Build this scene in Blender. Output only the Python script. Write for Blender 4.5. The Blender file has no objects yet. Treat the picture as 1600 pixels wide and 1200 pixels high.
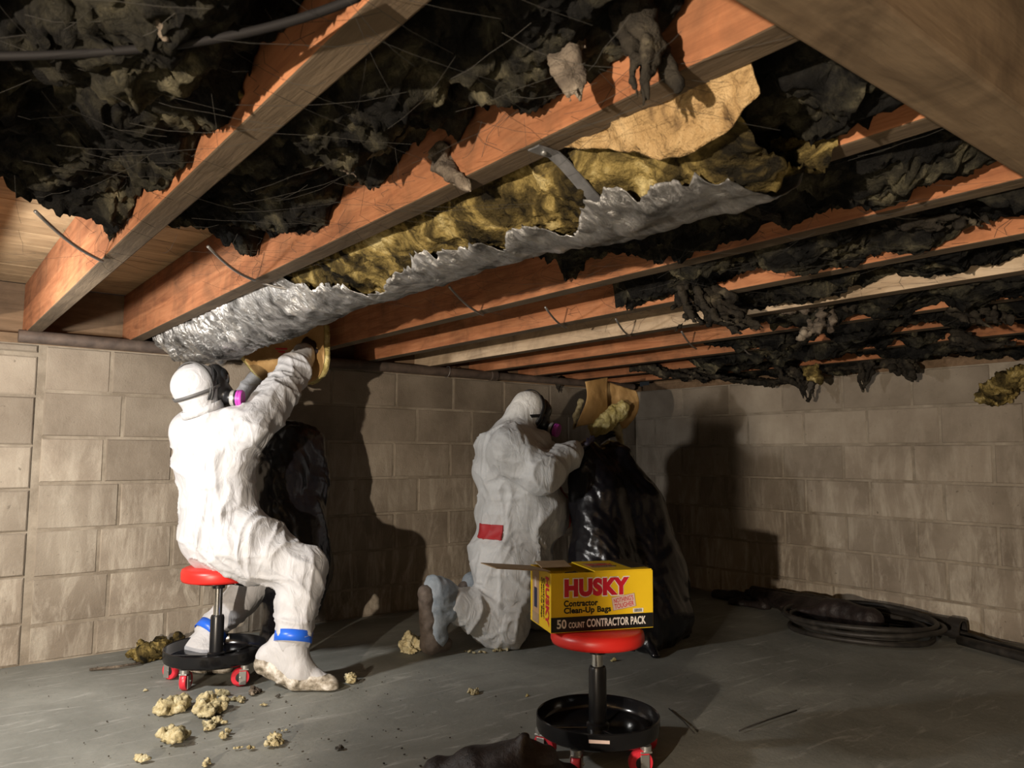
import bpy, bmesh, math, random
import numpy as np
from mathutils import Vector, Matrix
from mathutils.bvhtree import BVHTree

sc = bpy.context.scene
COL = sc.collection
random.seed(7)
RNG = np.random.default_rng(11)

# ------------------------------------------------------------------ camera
F_PX = 1197.18
CAM_Z = 0.904
PITCH, ROLL, YAW = 0.0916, 0.00501, 0.66984


def cam_axes():
    cy, sy = math.cos(YAW), math.sin(YAW)
    cp, sp = math.cos(PITCH), math.sin(PITCH)
    fw = np.array([sy * cp, cy * cp, sp])
    rt = np.array([cy, -sy, 0.0])
    up = np.cross(rt, fw)
    cr, sr = math.cos(ROLL), math.sin(ROLL)
    return fw, cr * rt + sr * up, -sr * rt + cr * up


FW, RT, UP = cam_axes()
EYE = np.array([0.0, 0.0, CAM_Z])
cam_data = bpy.data.cameras.new('camera')
cam_data.sensor_width = 36.0
cam_data.lens = F_PX / 1600 * 36
cam_data.clip_start = 0.02
cam_data.dof.use_dof = True
cam_data.dof.focus_distance = 3.0
cam_data.dof.aperture_fstop = 9.5
cam = bpy.data.objects.new('camera', cam_data)
m = Matrix.Identity(4)
for i in range(3):
    m[i][0], m[i][1], m[i][2] = RT[i], UP[i], -FW[i]
    m[i][3] = EYE[i]
cam.matrix_world = m
COL.objects.link(cam)
sc.camera = cam

# ------------------------------------------------------------------ light
sc.view_settings.view_transform = 'Standard'
sc.view_settings.look = 'None'
sc.view_settings.gamma = 1.0
sc.view_settings.use_curve_mapping = False
sc.view_settings.exposure = 0.0
world = bpy.data.worlds.new('dark_crawl_space')
sc.world = world
world.use_nodes = True
world.node_tree.nodes['Background'].inputs[0].default_value = (0.9, 0.95, 1.0, 1)
world.node_tree.nodes['Background'].inputs[1].default_value = 0.012


def lamp(name, kind, loc, power, color, size, aim=None):
    d = bpy.data.lights.new(name, kind)
    d.energy = power
    d.color = color
    if kind == 'AREA':
        d.shape = 'DISK'
        d.size = size
    else:
        d.shadow_soft_size = size
    o = bpy.data.objects.new(name, d)
    o.location = loc
    if aim is not None:
        o.rotation_euler = (Vector(aim) - Vector(loc)).to_track_quat('-Z', 'Y').to_euler()
    COL.objects.link(o)
    return o


lamp('work_light', 'AREA', (-0.22, 2.63, 1.14), 31, (1.0, 0.965, 0.92), 0.12, (0.85, 3.25, 0.80))
lamp('rear_work_light', 'POINT', (-2.0, -0.16, 0.77), 720, (1.0, 0.85, 0.68), 0.028)


# ------------------------------------------------------------------ geometry helpers
def at(u, v, Y):
    d = FW + (u - 800) / F_PX * RT - (v - 600) / F_PX * UP
    return EYE + d * (Y / d[1])


def atz(u, v, z):
    d = FW + (u - 800) / F_PX * RT - (v - 600) / F_PX * UP
    return EYE + d * ((z - CAM_Z) / d[2])


def _hash(ix, iy, iz, seed):
    h = (ix.astype(np.int64) * 73856093) ^ (iy.astype(np.int64) * 19349663) ^ (iz.astype(np.int64) * 83492791)
    h = (h + seed * 1013904223) & 0xFFFFFFFF
    h = ((h ^ (h >> 15)) * 2246822519) & 0xFFFFFFFF
    h = ((h ^ (h >> 13)) * 3266489917) & 0xFFFFFFFF
    h = h ^ (h >> 16)
    return h.astype(np.float64) / 2147483648.0 - 1.0


def vnoise(P, seed=0):
    i = np.floor(P).astype(np.int64)
    f = P - i
    f = f * f * f * (f * (f * 6 - 15) + 10)
    x, y, z = i[:, 0], i[:, 1], i[:, 2]
    fx, fy, fz = f[:, 0], f[:, 1], f[:, 2]

    def L(a, b, t):
        return a + (b - a) * t
    c00 = L(_hash(x, y, z, seed), _hash(x + 1, y, z, seed), fx)
    c10 = L(_hash(x, y + 1, z, seed), _hash(x + 1, y + 1, z, seed), fx)
    c01 = L(_hash(x, y, z + 1, seed), _hash(x + 1, y, z + 1, seed), fx)
    c11 = L(_hash(x, y + 1, z + 1, seed), _hash(x + 1, y + 1, z + 1, seed), fx)
    return L(L(c00, c10, fy), L(c01, c11, fy), fz)


def fbm(P, octv=4, seed=0, gain=0.5):
    s = np.zeros(len(P))
    a = 1.0
    P = np.asarray(P, float)
    for k in range(octv):
        s += a * vnoise(P * 2.0 ** k + k * 17.3, seed + k)
        a *= gain
    return s


def ridge(P, octv=3, seed=0):
    s = np.zeros(len(P))
    a = 1.0
    for k in range(octv):
        s += a * (1 - 2 * np.abs(vnoise(P * 2.0 ** k + k * 9.1, seed + k)))
        a *= 0.5
    return s


def tri(x):
    return 2 * np.abs(2 * (x - np.floor(x + 0.5))) - 1


def crumple(V, freq, seed, n=6, stretch=(1, 1, 1)):
    """flat facets meeting in sharp creases, like crushed film"""
    r = np.random.default_rng(seed)
    q = V * np.asarray(stretch)
    q = q + (0.35 / freq) * np.stack([fbm(q * freq * .45 + 3.1 * k, 2, seed + k) for k in range(3)], 1)
    out = np.zeros(len(V))
    for k in range(n):
        d = r.normal(size=3)
        d /= np.linalg.norm(d)
        w = np.clip(vnoise(q * freq * .35 + 7.7 * k, seed + 11 * k) * 1.4 + .45, 0, 1)
        out += w * tri(q @ d * freq * r.uniform(.45, 1.1) + r.uniform(0, 9))
    return out / n ** .5


def link(name, me, material=None, parent=None, smooth=False):
    if material is not None:
        me.materials.append(material)
    if smooth:
        me.polygons.foreach_set('use_smooth', [True] * len(me.polygons))
    o = bpy.data.objects.new(name, me)
    COL.objects.link(o)
    if parent is not None:
        o.parent = parent
        o.matrix_parent_inverse = Matrix.Identity(4)
    return o


def mesh_of(name, V, Fc):
    me = bpy.data.meshes.new(name)
    me.from_pydata([tuple(map(float, v)) for v in V], [], [tuple(map(int, f)) for f in Fc])
    me.update()
    return me


def tag(o, label=None, cat=None, group=None, kind=None):
    if label:
        o['label'] = label
    if cat:
        o['category'] = cat
    if group:
        o['group'] = group
    if kind:
        o['kind'] = kind
    return o


def thing(name, label, cat, loc=(0, 0, 0), rz=0.0, group=None):
    o = bpy.data.objects.new(name, None)
    o.empty_display_size = 0.05
    o.location = loc
    o.rotation_euler = (0, 0, rz)
    COL.objects.link(o)
    return tag(o, label, cat, group)


class MB:
    """collects simple solids into one mesh"""

    def __init__(self):
        self.V, self.F = [], []

    def add(self, V, Fc):
        b = len(self.V)
        self.V += [tuple(map(float, v)) for v in V]
        self.F += [tuple(int(i) + b for i in f) for f in Fc]
        return self

    def box(self, c, s, bev=0.0, axes=None):
        c = np.asarray(c, float)
        h = np.asarray(s, float) / 2
        A = np.eye(3) if axes is None else np.asarray(axes, float)
        if bev <= 0:
            V = [c + (A.T @ (h * np.array([i, j, k]))) for i in (-1, 1) for j in (-1, 1) for k in (-1, 1)]
            return self.add(V, [(0, 1, 3, 2), (4, 6, 7, 5), (0, 4, 5, 1), (2, 3, 7, 6), (0, 2, 6, 4), (1, 5, 7, 3)])
        bm = bmesh.new()
        bmesh.ops.create_cube(bm, size=1.0)
        for v in bm.verts:
            v.co = Vector((v.co.x * 2 * h[0], v.co.y * 2 * h[1], v.co.z * 2 * h[2]))
        bmesh.ops.bevel(bm, geom=bm.edges[:], offset=bev, segments=2, affect='EDGES', profile=0.5)
        V = [c + A.T @ np.array(v.co) for v in bm.verts]
        bm.verts.index_update()
        Fc = [[v.index for v in f.verts] for f in bm.faces]
        bm.free()
        return self.add(V, Fc)

    def lathe(self, prof, n=32, c=(0, 0, 0), axis=(0, 0, 1), cap=True):
        ax = np.asarray(axis, float)
        ax /= np.linalg.norm(ax)
        t = np.array([1, 0, 0]) if abs(ax[0]) < 0.8 else np.array([0, 1, 0])
        e1 = np.cross(ax, t)
        e1 /= np.linalg.norm(e1)
        e2 = np.cross(ax, e1)
        V, Fc = [], []
        for r, z in prof:
            for i in range(n):
                a = 2 * math.pi * i / n
                V.append(np.asarray(c) + ax * z + r * (e1 * math.cos(a) + e2 * math.sin(a)))
        for k in range(len(prof) - 1):
            for i in range(n):
                j = (i + 1) % n
                Fc.append((k * n + i, k * n + j, (k + 1) * n + j, (k + 1) * n + i))
        if cap:
            Fc.append(tuple(range(n))[::-1])
            Fc.append(tuple((len(prof) - 1) * n + i for i in range(n)))
        return self.add(V, Fc)

    def tube(self, pts, r, n=8, closed=False, flat=None):
        pts = np.asarray(pts, float)
        N = len(pts)
        rr = np.full(N, r) if np.isscalar(r) else np.asarray(r, float)
        T = np.roll(pts, -1, 0) - np.roll(pts, 1, 0) if closed else np.gradient(pts, axis=0)
        T /= np.linalg.norm(T, axis=1)[:, None] + 1e-12
        e = np.cross(T[0], [0.13, 0.27, 0.95])
        if np.linalg.norm(e) < 0.1:
            e = np.cross(T[0], [1, 0, 0])
        V, Fc = [], []
        for i in range(N):
            e = e - T[i] * (e @ T[i])
            e /= np.linalg.norm(e) + 1e-12
            b = np.cross(T[i], e)
            for k in range(n):
                a = 2 * math.pi * k / n
                V.append(pts[i] + rr[i] * (e * math.cos(a) + b * math.sin(a)))
        for i in range(N if closed else N - 1):
            i2 = (i + 1) % N
            for k in range(n):
                k2 = (k + 1) % n
                Fc.append((i * n + k, i * n + k2, i2 * n + k2, i2 * n + k))
        if not closed:
            Fc.append(tuple(range(n))[::-1])
            Fc.append(tuple((N - 1) * n + k for k in range(n)))
        return self.add(V, Fc)

    def ribbon(self, pts, side, w, t):
        pts = np.asarray(pts, float)
        N = len(pts)
        T = np.gradient(pts, axis=0)
        T /= np.linalg.norm(T, axis=1)[:, None]
        side = np.asarray(side, float)
        V, Fc = [], []
        for i in range(N):
            s = side[i] if side.ndim == 2 else side
            s = s - T[i] * (s @ T[i])
            s /= np.linalg.norm(s)
            nn = np.cross(T[i], s)
            for a, b in ((-1, -1), (1, -1), (1, 1), (-1, 1)):
                V.append(pts[i] + s * a * w / 2 + nn * b * t / 2)
        for i in range(N - 1):
            for k in range(4):
                k2 = (k + 1) % 4
                Fc.append((i * 4 + k, i * 4 + k2, i * 4 + 4 + k2, i * 4 + 4 + k))
        Fc += [(3, 2, 1, 0), tuple((N - 1) * 4 + k for k in range(4))]
        return self.add(V, Fc)

    def mesh(self, name):
        return mesh_of(name, self.V, self.F)

    def build(self, name, material, parent=None, smooth=False, sharp=None):
        me = self.mesh(name)
        o = link(name, me, material, parent, smooth)
        if smooth and sharp:
            me.set_sharp_from_angle(angle=math.radians(sharp))
        return o


def shell(P, thick):
    """closed solid from a (nu,nv,3) grid, thickness along the grid normal"""
    nu, nv = P.shape[:2]
    du = np.gradient(P, axis=0)
    dv = np.gradient(P, axis=1)
    N = np.cross(du, dv)
    N /= np.linalg.norm(N, axis=2)[:, :, None] + 1e-12
    t = thick if np.isscalar(thick) else np.asarray(thick)[:, :, None]
    Q = P - N * t
    V = np.concatenate([P.reshape(-1, 3), Q.reshape(-1, 3)])
    idx = np.arange(nu * nv).reshape(nu, nv)
    a, b, c, d = idx[:-1, :-1].ravel(), idx[1:, :-1].ravel(), idx[1:, 1:].ravel(), idx[:-1, 1:].ravel()
    off = nu * nv
    Fc = list(zip(a, b, c, d)) + list(zip(a + off, d + off, c + off, b + off))
    for i in range(nu - 1):
        Fc.append((idx[i, 0], idx[i, 0] + off, idx[i + 1, 0] + off, idx[i + 1, 0]))
        Fc.append((idx[i, -1], idx[i + 1, -1], idx[i + 1, -1] + off, idx[i, -1] + off))
    for j in range(nv - 1):
        Fc.append((idx[0, j], idx[0, j + 1], idx[0, j + 1] + off, idx[0, j] + off))
        Fc.append((idx[-1, j], idx[-1, j] + off, idx[-1, j + 1] + off, idx[-1, j + 1]))
    return V, Fc


def np_mesh(name, V, Fq):
    """fast mesh from an (n,4) quad array"""
    me = bpy.data.meshes.new(name)
    V = np.asarray(V, np.float32)
    Fq = np.asarray(Fq, np.int32)
    me.vertices.add(len(V))
    me.vertices.foreach_set('co', V.ravel())
    me.loops.add(Fq.size)
    me.loops.foreach_set('vertex_index', Fq.ravel())
    me.polygons.add(len(Fq))
    me.polygons.foreach_set('loop_start', np.arange(0, Fq.size, 4, dtype=np.int32))
    me.polygons.foreach_set('loop_total', np.full(len(Fq), 4, np.int32))
    me.update(calc_edges=True)
    me.validate()
    return me


# ---- bodies grown as one skin from an implicit field
def cone(a, b, ra, rb, k=0.04):
    return ('c', np.asarray(a, float), np.asarray(b, float), ra, rb, k)


def ell(c, r, ax=None, k=0.05):
    A = np.eye(3) if ax is None else np.asarray(ax, float)
    return ('e', np.asarray(c, float), np.asarray(r, float), A, k)


def prim_d(p, P):
    if p[0] == 'c':
        a, b, ra, rb = p[1:5]
        ba = b - a
        t = np.clip(((P - a) @ ba) / (ba @ ba + 1e-12), 0, 1)
        return np.linalg.norm(P - a - t[..., None] * ba, axis=-1) - (ra + (rb - ra) * t)
    c, r, A = p[1:4]
    q = (P - c) @ A.T
    k0 = np.linalg.norm(q / r, axis=-1)
    k1 = np.linalg.norm(q / (r * r), axis=-1) + 1e-9
    return k0 * (k0 - 1) / k1


def prim_box(p, m_):
    if p[0] == 'c':
        a, b, ra, rb = p[1:5]
        lo = np.minimum(a - ra, b - rb) - m_
        hi = np.maximum(a + ra, b + rb) + m_
    else:
        R = max(p[2])
        lo, hi = p[1] - R - m_, p[1] + R + m_
    return lo, hi


def grow(prims, h):
    """surface nets on the smooth union of the prims"""
    boxes = [prim_box(p, 0.02) for p in prims]
    lo = np.min([b[0] for b in boxes], 0) - 2 * h
    hi = np.max([b[1] for b in boxes], 0) + 2 * h
    n = np.ceil((hi - lo) / h).astype(int) + 1
    Fd = np.full(n, 0.3)
    for p in prims:
        k = p[-1]
        l, u = prim_box(p, 0.07)
        i0 = np.maximum(np.floor((l - lo) / h).astype(int), 0)
        i1 = np.minimum(np.ceil((u - lo) / h).astype(int) + 1, n)
        gs = [lo[d] + h * np.arange(i0[d], i1[d]) for d in range(3)]
        G = np.stack(np.meshgrid(*gs, indexing='ij'), -1)
        d = prim_d(p, G)
        S = Fd[i0[0]:i1[0], i0[1]:i1[1], i0[2]:i1[2]]
        hh = np.clip(0.5 + 0.5 * (S - d) / k, 0, 1)
        S[...] = S + (d - S) * hh - k * hh * (1 - hh)
    return nets(Fd, lo, h)


def nets(Fd, lo, h):
    nx, ny, nz = Fd.shape
    inside = Fd < 0
    cs = [(i, j, k) for i in (0, 1) for j in (0, 1) for k in (0, 1)]

    def corner(A, c):
        return A[c[0]:nx - 1 + c[0], c[1]:ny - 1 + c[1], c[2]:nz - 1 + c[2]]
    cnt = sum(corner(inside, c).astype(np.int8) for c in cs)
    act = (cnt > 0) & (cnt < 8)
    ids = np.full(act.shape, -1, np.int64)
    I = np.argwhere(act)
    ids[act] = np.arange(len(I))
    acc = np.zeros((len(I), 3))
    num = np.zeros(len(I))
    vals = {c: corner(Fd, c)[act] for c in cs}
    for a in cs:
        for d in range(3):
            if a[d] == 0:
                b = tuple(1 if e == d else a[e] for e in range(3))
                fa, fb = vals[a], vals[b]
                mk = (fa < 0) != (fb < 0)
                t = np.where(mk, fa / np.where(mk, fa - fb, 1), 0)
                pt = np.array(a, float)[None, :].repeat(len(I), 0)
                pt[:, d] += t
                acc += pt * mk[:, None]
                num += mk
    V = lo + h * (I + acc / num[:, None])
    quads = []
    for d in range(3):
        e, f = (d + 1) % 3, (d + 2) % 3
        sl0 = [slice(1, -1)] * 3
        sl1 = [slice(1, -1)] * 3
        sl0[d] = slice(0, -1)
        sl1[d] = slice(1, None)
        A, B = inside[tuple(sl0)], inside[tuple(sl1)]
        E = np.argwhere(A != B)
        sgn = A[A != B]
        off = np.array([1, 1, 1])
        off[d] = 0
        C = E + off
        q = []
        for de, df in ((0, 0), (-1, 0), (-1, -1), (0, -1)):
            X = C.copy()
            X[:, e] += de
            X[:, f] += df
            q.append(ids[X[:, 0], X[:, 1], X[:, 2]])
        q = np.stack(q, 1)
        q[~sgn] = q[~sgn][:, ::-1]
        quads.append(q)
    return V, np.concatenate(quads)


def vnormals(V, Q):
    n = np.cross(V[Q[:, 2]] - V[Q[:, 0]], V[Q[:, 3]] - V[Q[:, 1]])
    N = np.zeros_like(V)
    for k in range(4):
        for d in range(3):
            N[:, d] += np.bincount(Q[:, k], n[:, d], len(V))
    return N / (np.linalg.norm(N, axis=1)[:, None] + 1e-12)


def vsmooth(V, Q, it=2, w=0.5):
    e = np.concatenate([Q[:, [0, 1]], Q[:, [1, 2]], Q[:, [2, 3]], Q[:, [3, 0]]])
    for _ in range(it):
        S = np.zeros_like(V)
        c = np.bincount(e[:, 0], minlength=len(V)) + np.bincount(e[:, 1], minlength=len(V))
        for d in range(3):
            S[:, d] = np.bincount(e[:, 0], V[e[:, 1], d], len(V)) + np.bincount(e[:, 1], V[e[:, 0], d], len(V))
        V = V + w * (S / np.maximum(c, 1)[:, None] - V)
    return V


def skin(name, prims, h, material, parent=None, disp=None, smooth_it=1):
    V, Q = grow(prims, h)
    V = vsmooth(V, Q, smooth_it)
    if disp is not None:
        N = vnormals(V, Q)
        V = V + N * disp(V, N)[:, None]
    return link(name, np_mesh(name, V, Q), material, parent, True)


# ------------------------------------------------------------------ materials
def nodes_of(name):
    mt = bpy.data.materials.new(name)
    mt.use_nodes = True
    nt = mt.node_tree
    return mt, nt, nt.nodes['Principled BSDF']


def plain(name, col, rough=0.5, metal=0.0, spec=0.5, coat=0.0):
    mt, nt, b = nodes_of(name)
    b.inputs['Base Color'].default_value = (*col, 1)
    b.inputs['Roughness'].default_value = rough
    b.inputs['Metallic'].default_value = metal
    b.inputs['Specular IOR Level'].default_value = spec
    b.inputs['Coat Weight'].default_value = coat
    return mt


def N(nt, kind, **kw):
    n = nt.nodes.new(kind)
    for k, v in kw.items():
        setattr(n, k, v)
    return n


def coords(nt, world_space=True, scale=(1, 1, 1), rot=(0, 0, 0)):
    if world_space:
        s = N(nt, 'ShaderNodeNewGeometry').outputs['Position']
    else:
        s = N(nt, 'ShaderNodeTexCoord').outputs['Object']
    mp = N(nt, 'ShaderNodeMapping')
    mp.inputs['Scale'].default_value = scale
    mp.inputs['Rotation'].default_value = rot
    nt.links.new(s, mp.inputs[0])
    return mp.outputs[0]


def noise(nt, vec, scale, detail=5, rough=0.55, dist=0.0):
    n = N(nt, 'ShaderNodeTexNoise')
    n.inputs['Scale'].default_value = scale
    n.inputs['Detail'].default_value = detail
    n.inputs['Roughness'].default_value = rough
    n.inputs['Distortion'].default_value = dist
    nt.links.new(vec, n.inputs['Vector'])
    return n.outputs['Fac']


def ramp(nt, fac, stops):
    r = N(nt, 'ShaderNodeValToRGB')
    el = r.color_ramp.elements
    while len(el) < len(stops):
        el.new(0.5)
    for e, (p, c) in zip(el, stops):
        e.position = p
        e.color = (*c, 1) if len(c) == 3 else c
    nt.links.new(fac, r.inputs[0])
    return r.outputs[0]


def mix(nt, fac, a, b, mode='MIX'):
    mx = N(nt, 'ShaderNodeMix', data_type='RGBA', blend_type=mode)
    for sock, val in ((mx.inputs[0], fac), (mx.inputs[6], a), (mx.inputs[7], b)):
        if hasattr(val, 'is_linked') or hasattr(val, 'links'):
            nt.links.new(val, sock)
        elif isinstance(val, (int, float)):
            sock.default_value = val
        else:
            sock.default_value = (*val, 1)
    return mx.outputs[2]


def bump(nt, b, height, strength=0.4, dist=0.01):
    bp = N(nt, 'ShaderNodeBump')
    bp.inputs['Strength'].default_value = strength
    bp.inputs['Distance'].default_value = dist
    nt.links.new(height, bp.inputs['Height'])
    nt.links.new(bp.outputs[0], b.inputs['Normal'])
    return bp


def g(v):
    return (v, v, v)


def make_concrete_block():
    mt, nt, b = nodes_of('concrete_block')
    v = coords(nt)
    big = noise(nt, v, 2.2, 5, 0.6)
    col = ramp(nt, big, [(0.3, (0.165, 0.138, 0.108)), (0.5, (0.255, 0.218, 0.175)), (0.7, (0.34, 0.30, 0.245))])
    st = noise(nt, coords(nt, scale=(9, 9, 2.2)), 1.6, 6, 0.7, 0.6)
    eff = ramp(nt, st, [(0.46, g(0)), (0.70, g(1))])
    low = N(nt, 'ShaderNodeSeparateXYZ')
    nt.links.new(N(nt, 'ShaderNodeNewGeometry').outputs['Position'], low.inputs[0])
    mr = N(nt, 'ShaderNodeMapRange')
    mr.inputs['From Min'].default_value = 1.2
    mr.inputs['From Max'].default_value = 0.2
    mr.inputs['To Max'].default_value = 0.75
    nt.links.new(low.outputs['Z'], mr.inputs['Value'])
    ml = N(nt, 'ShaderNodeMath', operation='MULTIPLY')
    nt.links.new(eff, ml.inputs[0])
    nt.links.new(mr.outputs[0], ml.inputs[1])
    col = mix(nt, ml.outputs[0], col, (0.58, 0.54, 0.46))
    oi = N(nt, 'ShaderNodeObjectInfo')
    tint = ramp(nt, oi.outputs['Random'], [(0, (0.80, 0.78, 0.76)), (1, (1.12, 1.1, 1.08))])
    col = mix(nt, 1.0, col, tint, 'MULTIPLY')
    spot = noise(nt, v, 38, 2, 0.5)
    sp = ramp(nt, spot, [(0.70, g(0)), (0.78, g(0.6))])
    col = mix(nt, sp, col, (0.08, 0.065, 0.05))
    nt.links.new(col, b.inputs['Base Color'])
    b.inputs['Roughness'].default_value = 0.95
    b.inputs['Specular IOR Level'].default_value = 0.15
    fine = noise(nt, v, 140, 6, 0.7)
    mid = noise(nt, v, 24, 5, 0.6)
    hh = N(nt, 'ShaderNodeMath', operation='ADD')
    nt.links.new(fine, hh.inputs[0])
    nt.links.new(mid, hh.inputs[1])
    bump(nt, b, hh.outputs[0], 0.55, 0.006)
    return mt


def make_two_tone(name, stops, scale, rough=0.9, world_space=True, stretch=(1, 1, 1), detail=6, bscale=40, bstr=0.4, bdist=0.01, dist=0.3,
                  spec=0.3, metal=0.0, bstretch=None):
    mt, nt, b = nodes_of(name)
    v = coords(nt, world_space, stretch)
    nt.links.new(ramp(nt, noise(nt, v, scale, detail, 0.6, dist), stops), b.inputs['Base Color'])
    b.inputs['Roughness'].default_value = rough
    b.inputs['Specular IOR Level'].default_value = spec
    b.inputs['Metallic'].default_value = metal
    v2 = v if bstretch is None else coords(nt, world_space, bstretch)
    bump(nt, b, noise(nt, v2, bscale, 6, 0.65), bstr, bdist)
    return mt


def make_floor():
    mt, nt, b = nodes_of('floor_concrete')
    v = coords(nt)
    base = ramp(nt, noise(nt, v, 1.7, 7, 0.62, 0.4), [(0.3, (0.145, 0.148, 0.132)), (0.52, (0.222, 0.226, 0.204)), (0.72, (0.315, 0.32, 0.29))])
    scr = noise(nt, coords(nt, scale=(1.0, 5.5, 1), rot=(0, 0, 0.5)), 2.6, 8, 0.7, 1.4)
    sf = ramp(nt, scr, [(0.56, g(0)), (0.70, g(0.55))])
    col = mix(nt, sf, base, (0.50, 0.50, 0.47))
    dk = ramp(nt, noise(nt, v, 55, 3, 0.6), [(0.68, g(0)), (0.76, g(0.7))])
    col = mix(nt, dk, col, (0.035, 0.033, 0.028))
    nt.links.new(col, b.inputs['Base Color'])
    b.inputs['Roughness'].default_value = 0.7
    b.inputs['Specular IOR Level'].default_value = 0.3
    bump(nt, b, noise(nt, v, 30, 8, 0.7), 0.35, 0.006)
    return mt


def make_wood(name, stops, dirt=0.35, dirtcol=(0.05, 0.035, 0.022), stretch=(10, 0.9, 10), world_space=True):
    mt, nt, b = nodes_of(name)
    v = coords(nt, world_space, stretch)
    gr = noise(nt, v, 3.2, 6, 0.6, 0.8)
    col = ramp(nt, gr, stops)
    d = ramp(nt, noise(nt, coords(nt, world_space), 5.5, 7, 0.65, 0.5), [(0.46, g(0)), (0.72, g(dirt))])
    col = mix(nt, d, col, dirtcol)
    oi = N(nt, 'ShaderNodeObjectInfo')
    tint = ramp(nt, oi.outputs['Random'], [(0, (0.82, 0.80, 0.78)), (1, (1.1, 1.1, 1.1))])
    col = mix(nt, 1.0, col, tint, 'MULTIPLY')
    nt.links.new(col, b.inputs['Base Color'])
    b.inputs['Roughness'].default_value = 0.85
    b.inputs['Specular IOR Level'].default_value = 0.2
    bump(nt, b, noise(nt, v, 9, 5, 0.6, 0.5), 0.3, 0.006)
    return mt


M = {}
M['block'] = make_concrete_block()
M['mortar'] = make_two_tone('mortar', [(0.3, (0.17, 0.14, 0.105)), (0.7, (0.33, 0.285, 0.225))], 9, bscale=90, bstr=0.5, bdist=0.006)
M['floor'] = make_floor()
M['joist'] = make_wood('joist_wood', [(0.25, (0.20, 0.075, 0.034)), (0.5, (0.33, 0.135, 0.062)), (0.75, (0.43, 0.195, 0.095))], 0.55)
M['joist_pale'] = make_wood('joist_pale_wood', [(0.25, (0.36, 0.26, 0.17)), (0.75, (0.55, 0.43, 0.30))], 0.5)
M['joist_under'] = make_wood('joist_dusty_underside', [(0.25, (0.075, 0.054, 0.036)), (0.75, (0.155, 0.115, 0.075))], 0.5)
M['subfloor'] = make_wood('subfloor_board', [(0.25, (0.29, 0.20, 0.11)), (0.75, (0.46, 0.335, 0.195))], 0.5, stretch=(0.9, 10, 10))
M['girder'] = make_wood('girder_wood', [(0.25, (0.15, 0.105, 0.065)), (0.75, (0.28, 0.205, 0.13))], 0.75, stretch=(0.9, 9, 9))
M['sill'] = make_wood('sill_wood', [(0.25, (0.13, 0.085, 0.05)), (0.75, (0.24, 0.16, 0.10))], 0.5, stretch=(0.9, 9, 9))
M['iron'] = make_two_tone('rusty_iron_pipe', [(0.3, (0.05, 0.038, 0.032)), (0.7, (0.13, 0.095, 0.075))], 14, 0.6, bscale=60, bstr=0.3, bdist=0.003, spec=0.4)


def make_black_insul():
    mt, nt, b = nodes_of('soot_black_insulation')
    v = coords(nt)
    a = noise(nt, v, 6.5, 8, 0.62, 0.7)
    col = ramp(nt, a, [(0.36, (0.008, 0.008, 0.008)), (0.48, (0.020, 0.019, 0.017)), (0.57, (0.058, 0.053, 0.038)), (0.65, (0.17, 0.15, 0.095)), (0.74, (0.42, 0.36, 0.22))])
    f = noise(nt, coords(nt, scale=(1, 1, 1)), 60, 5, 0.7, 1.0)
    col = mix(nt, ramp(nt, f, [(0.48, g(0)), (0.78, g(0.7))]), col, (0.010, 0.010, 0.010))
    nt.links.new(col, b.inputs['Base Color'])
    b.inputs['Roughness'].default_value = 1.0
    b.inputs['Specular IOR Level'].default_value = 0.05
    hh = noise(nt, v, 45, 8, 0.75, 0.6)
    bump(nt, b, hh, 1.0, 0.022)
    return mt


M['black_insul'] = make_black_insul()
M['scrap'] = make_two_tone('dark_torn_insulation', [(0.35, (0.012, 0.011, 0.010)), (0.6, (0.04, 0.034, 0.026)), (0.78, (0.16, 0.135, 0.09))], 14, 1.0, bscale=70, bstr=0.8, bdist=0.012, spec=0.05)
M['scrap_grey'] = make_two_tone('grey_torn_insulation', [(0.35, (0.05, 0.04, 0.033)), (0.55, (0.16, 0.13, 0.10)), (0.75, (0.42, 0.36, 0.28))], 16, 1.0, bscale=70, bstr=0.8, bdist=0.012, spec=0.05)
M['fiber'] = make_two_tone('yellow_fibreglass', [(0.36, (0.014, 0.012, 0.008)), (0.48, (0.10, 0.074, 0.028)), (0.57, (0.33, 0.245, 0.085)), (0.68, (0.64, 0.52, 0.25))], 11, 1.0, bscale=130, bstr=1.0, bdist=0.012, spec=0.05, detail=9, dist=0.8)
M['fiber_clean'] = make_two_tone('clean_yellow_fibreglass', [(0.3, (0.42, 0.33, 0.10)), (0.55, (0.66, 0.55, 0.24)), (0.78, (0.80, 0.72, 0.42))], 30, 1.0, bscale=120, bstr=0.9, bdist=0.01, spec=0.05, detail=8)
M['fiber_dirty'] = make_two_tone('soiled_fibreglass', [(0.28, (0.16, 0.13, 0.075)), (0.46, (0.50, 0.43, 0.25)), (0.72, (0.74, 0.68, 0.47))], 34, 1.0, bscale=120, bstr=0.9, bdist=0.01, spec=0.05, detail=8)
M['kraft'] = make_two_tone('kraft_paper', [(0.3, (0.36, 0.21, 0.075)), (0.7, (0.52, 0.33, 0.14))], 5, 0.7, bscale=14, bstr=0.5, bdist=0.012, dist=0.6)
M['kraft_old'] = make_two_tone('stained_kraft_paper', [(0.30, (0.09, 0.05, 0.02)), (0.46, (0.30, 0.19, 0.08)), (0.7, (0.46, 0.32, 0.16))], 15, 0.8, bscale=16, bstr=1.0, bdist=0.035, dist=1.2)


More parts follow.
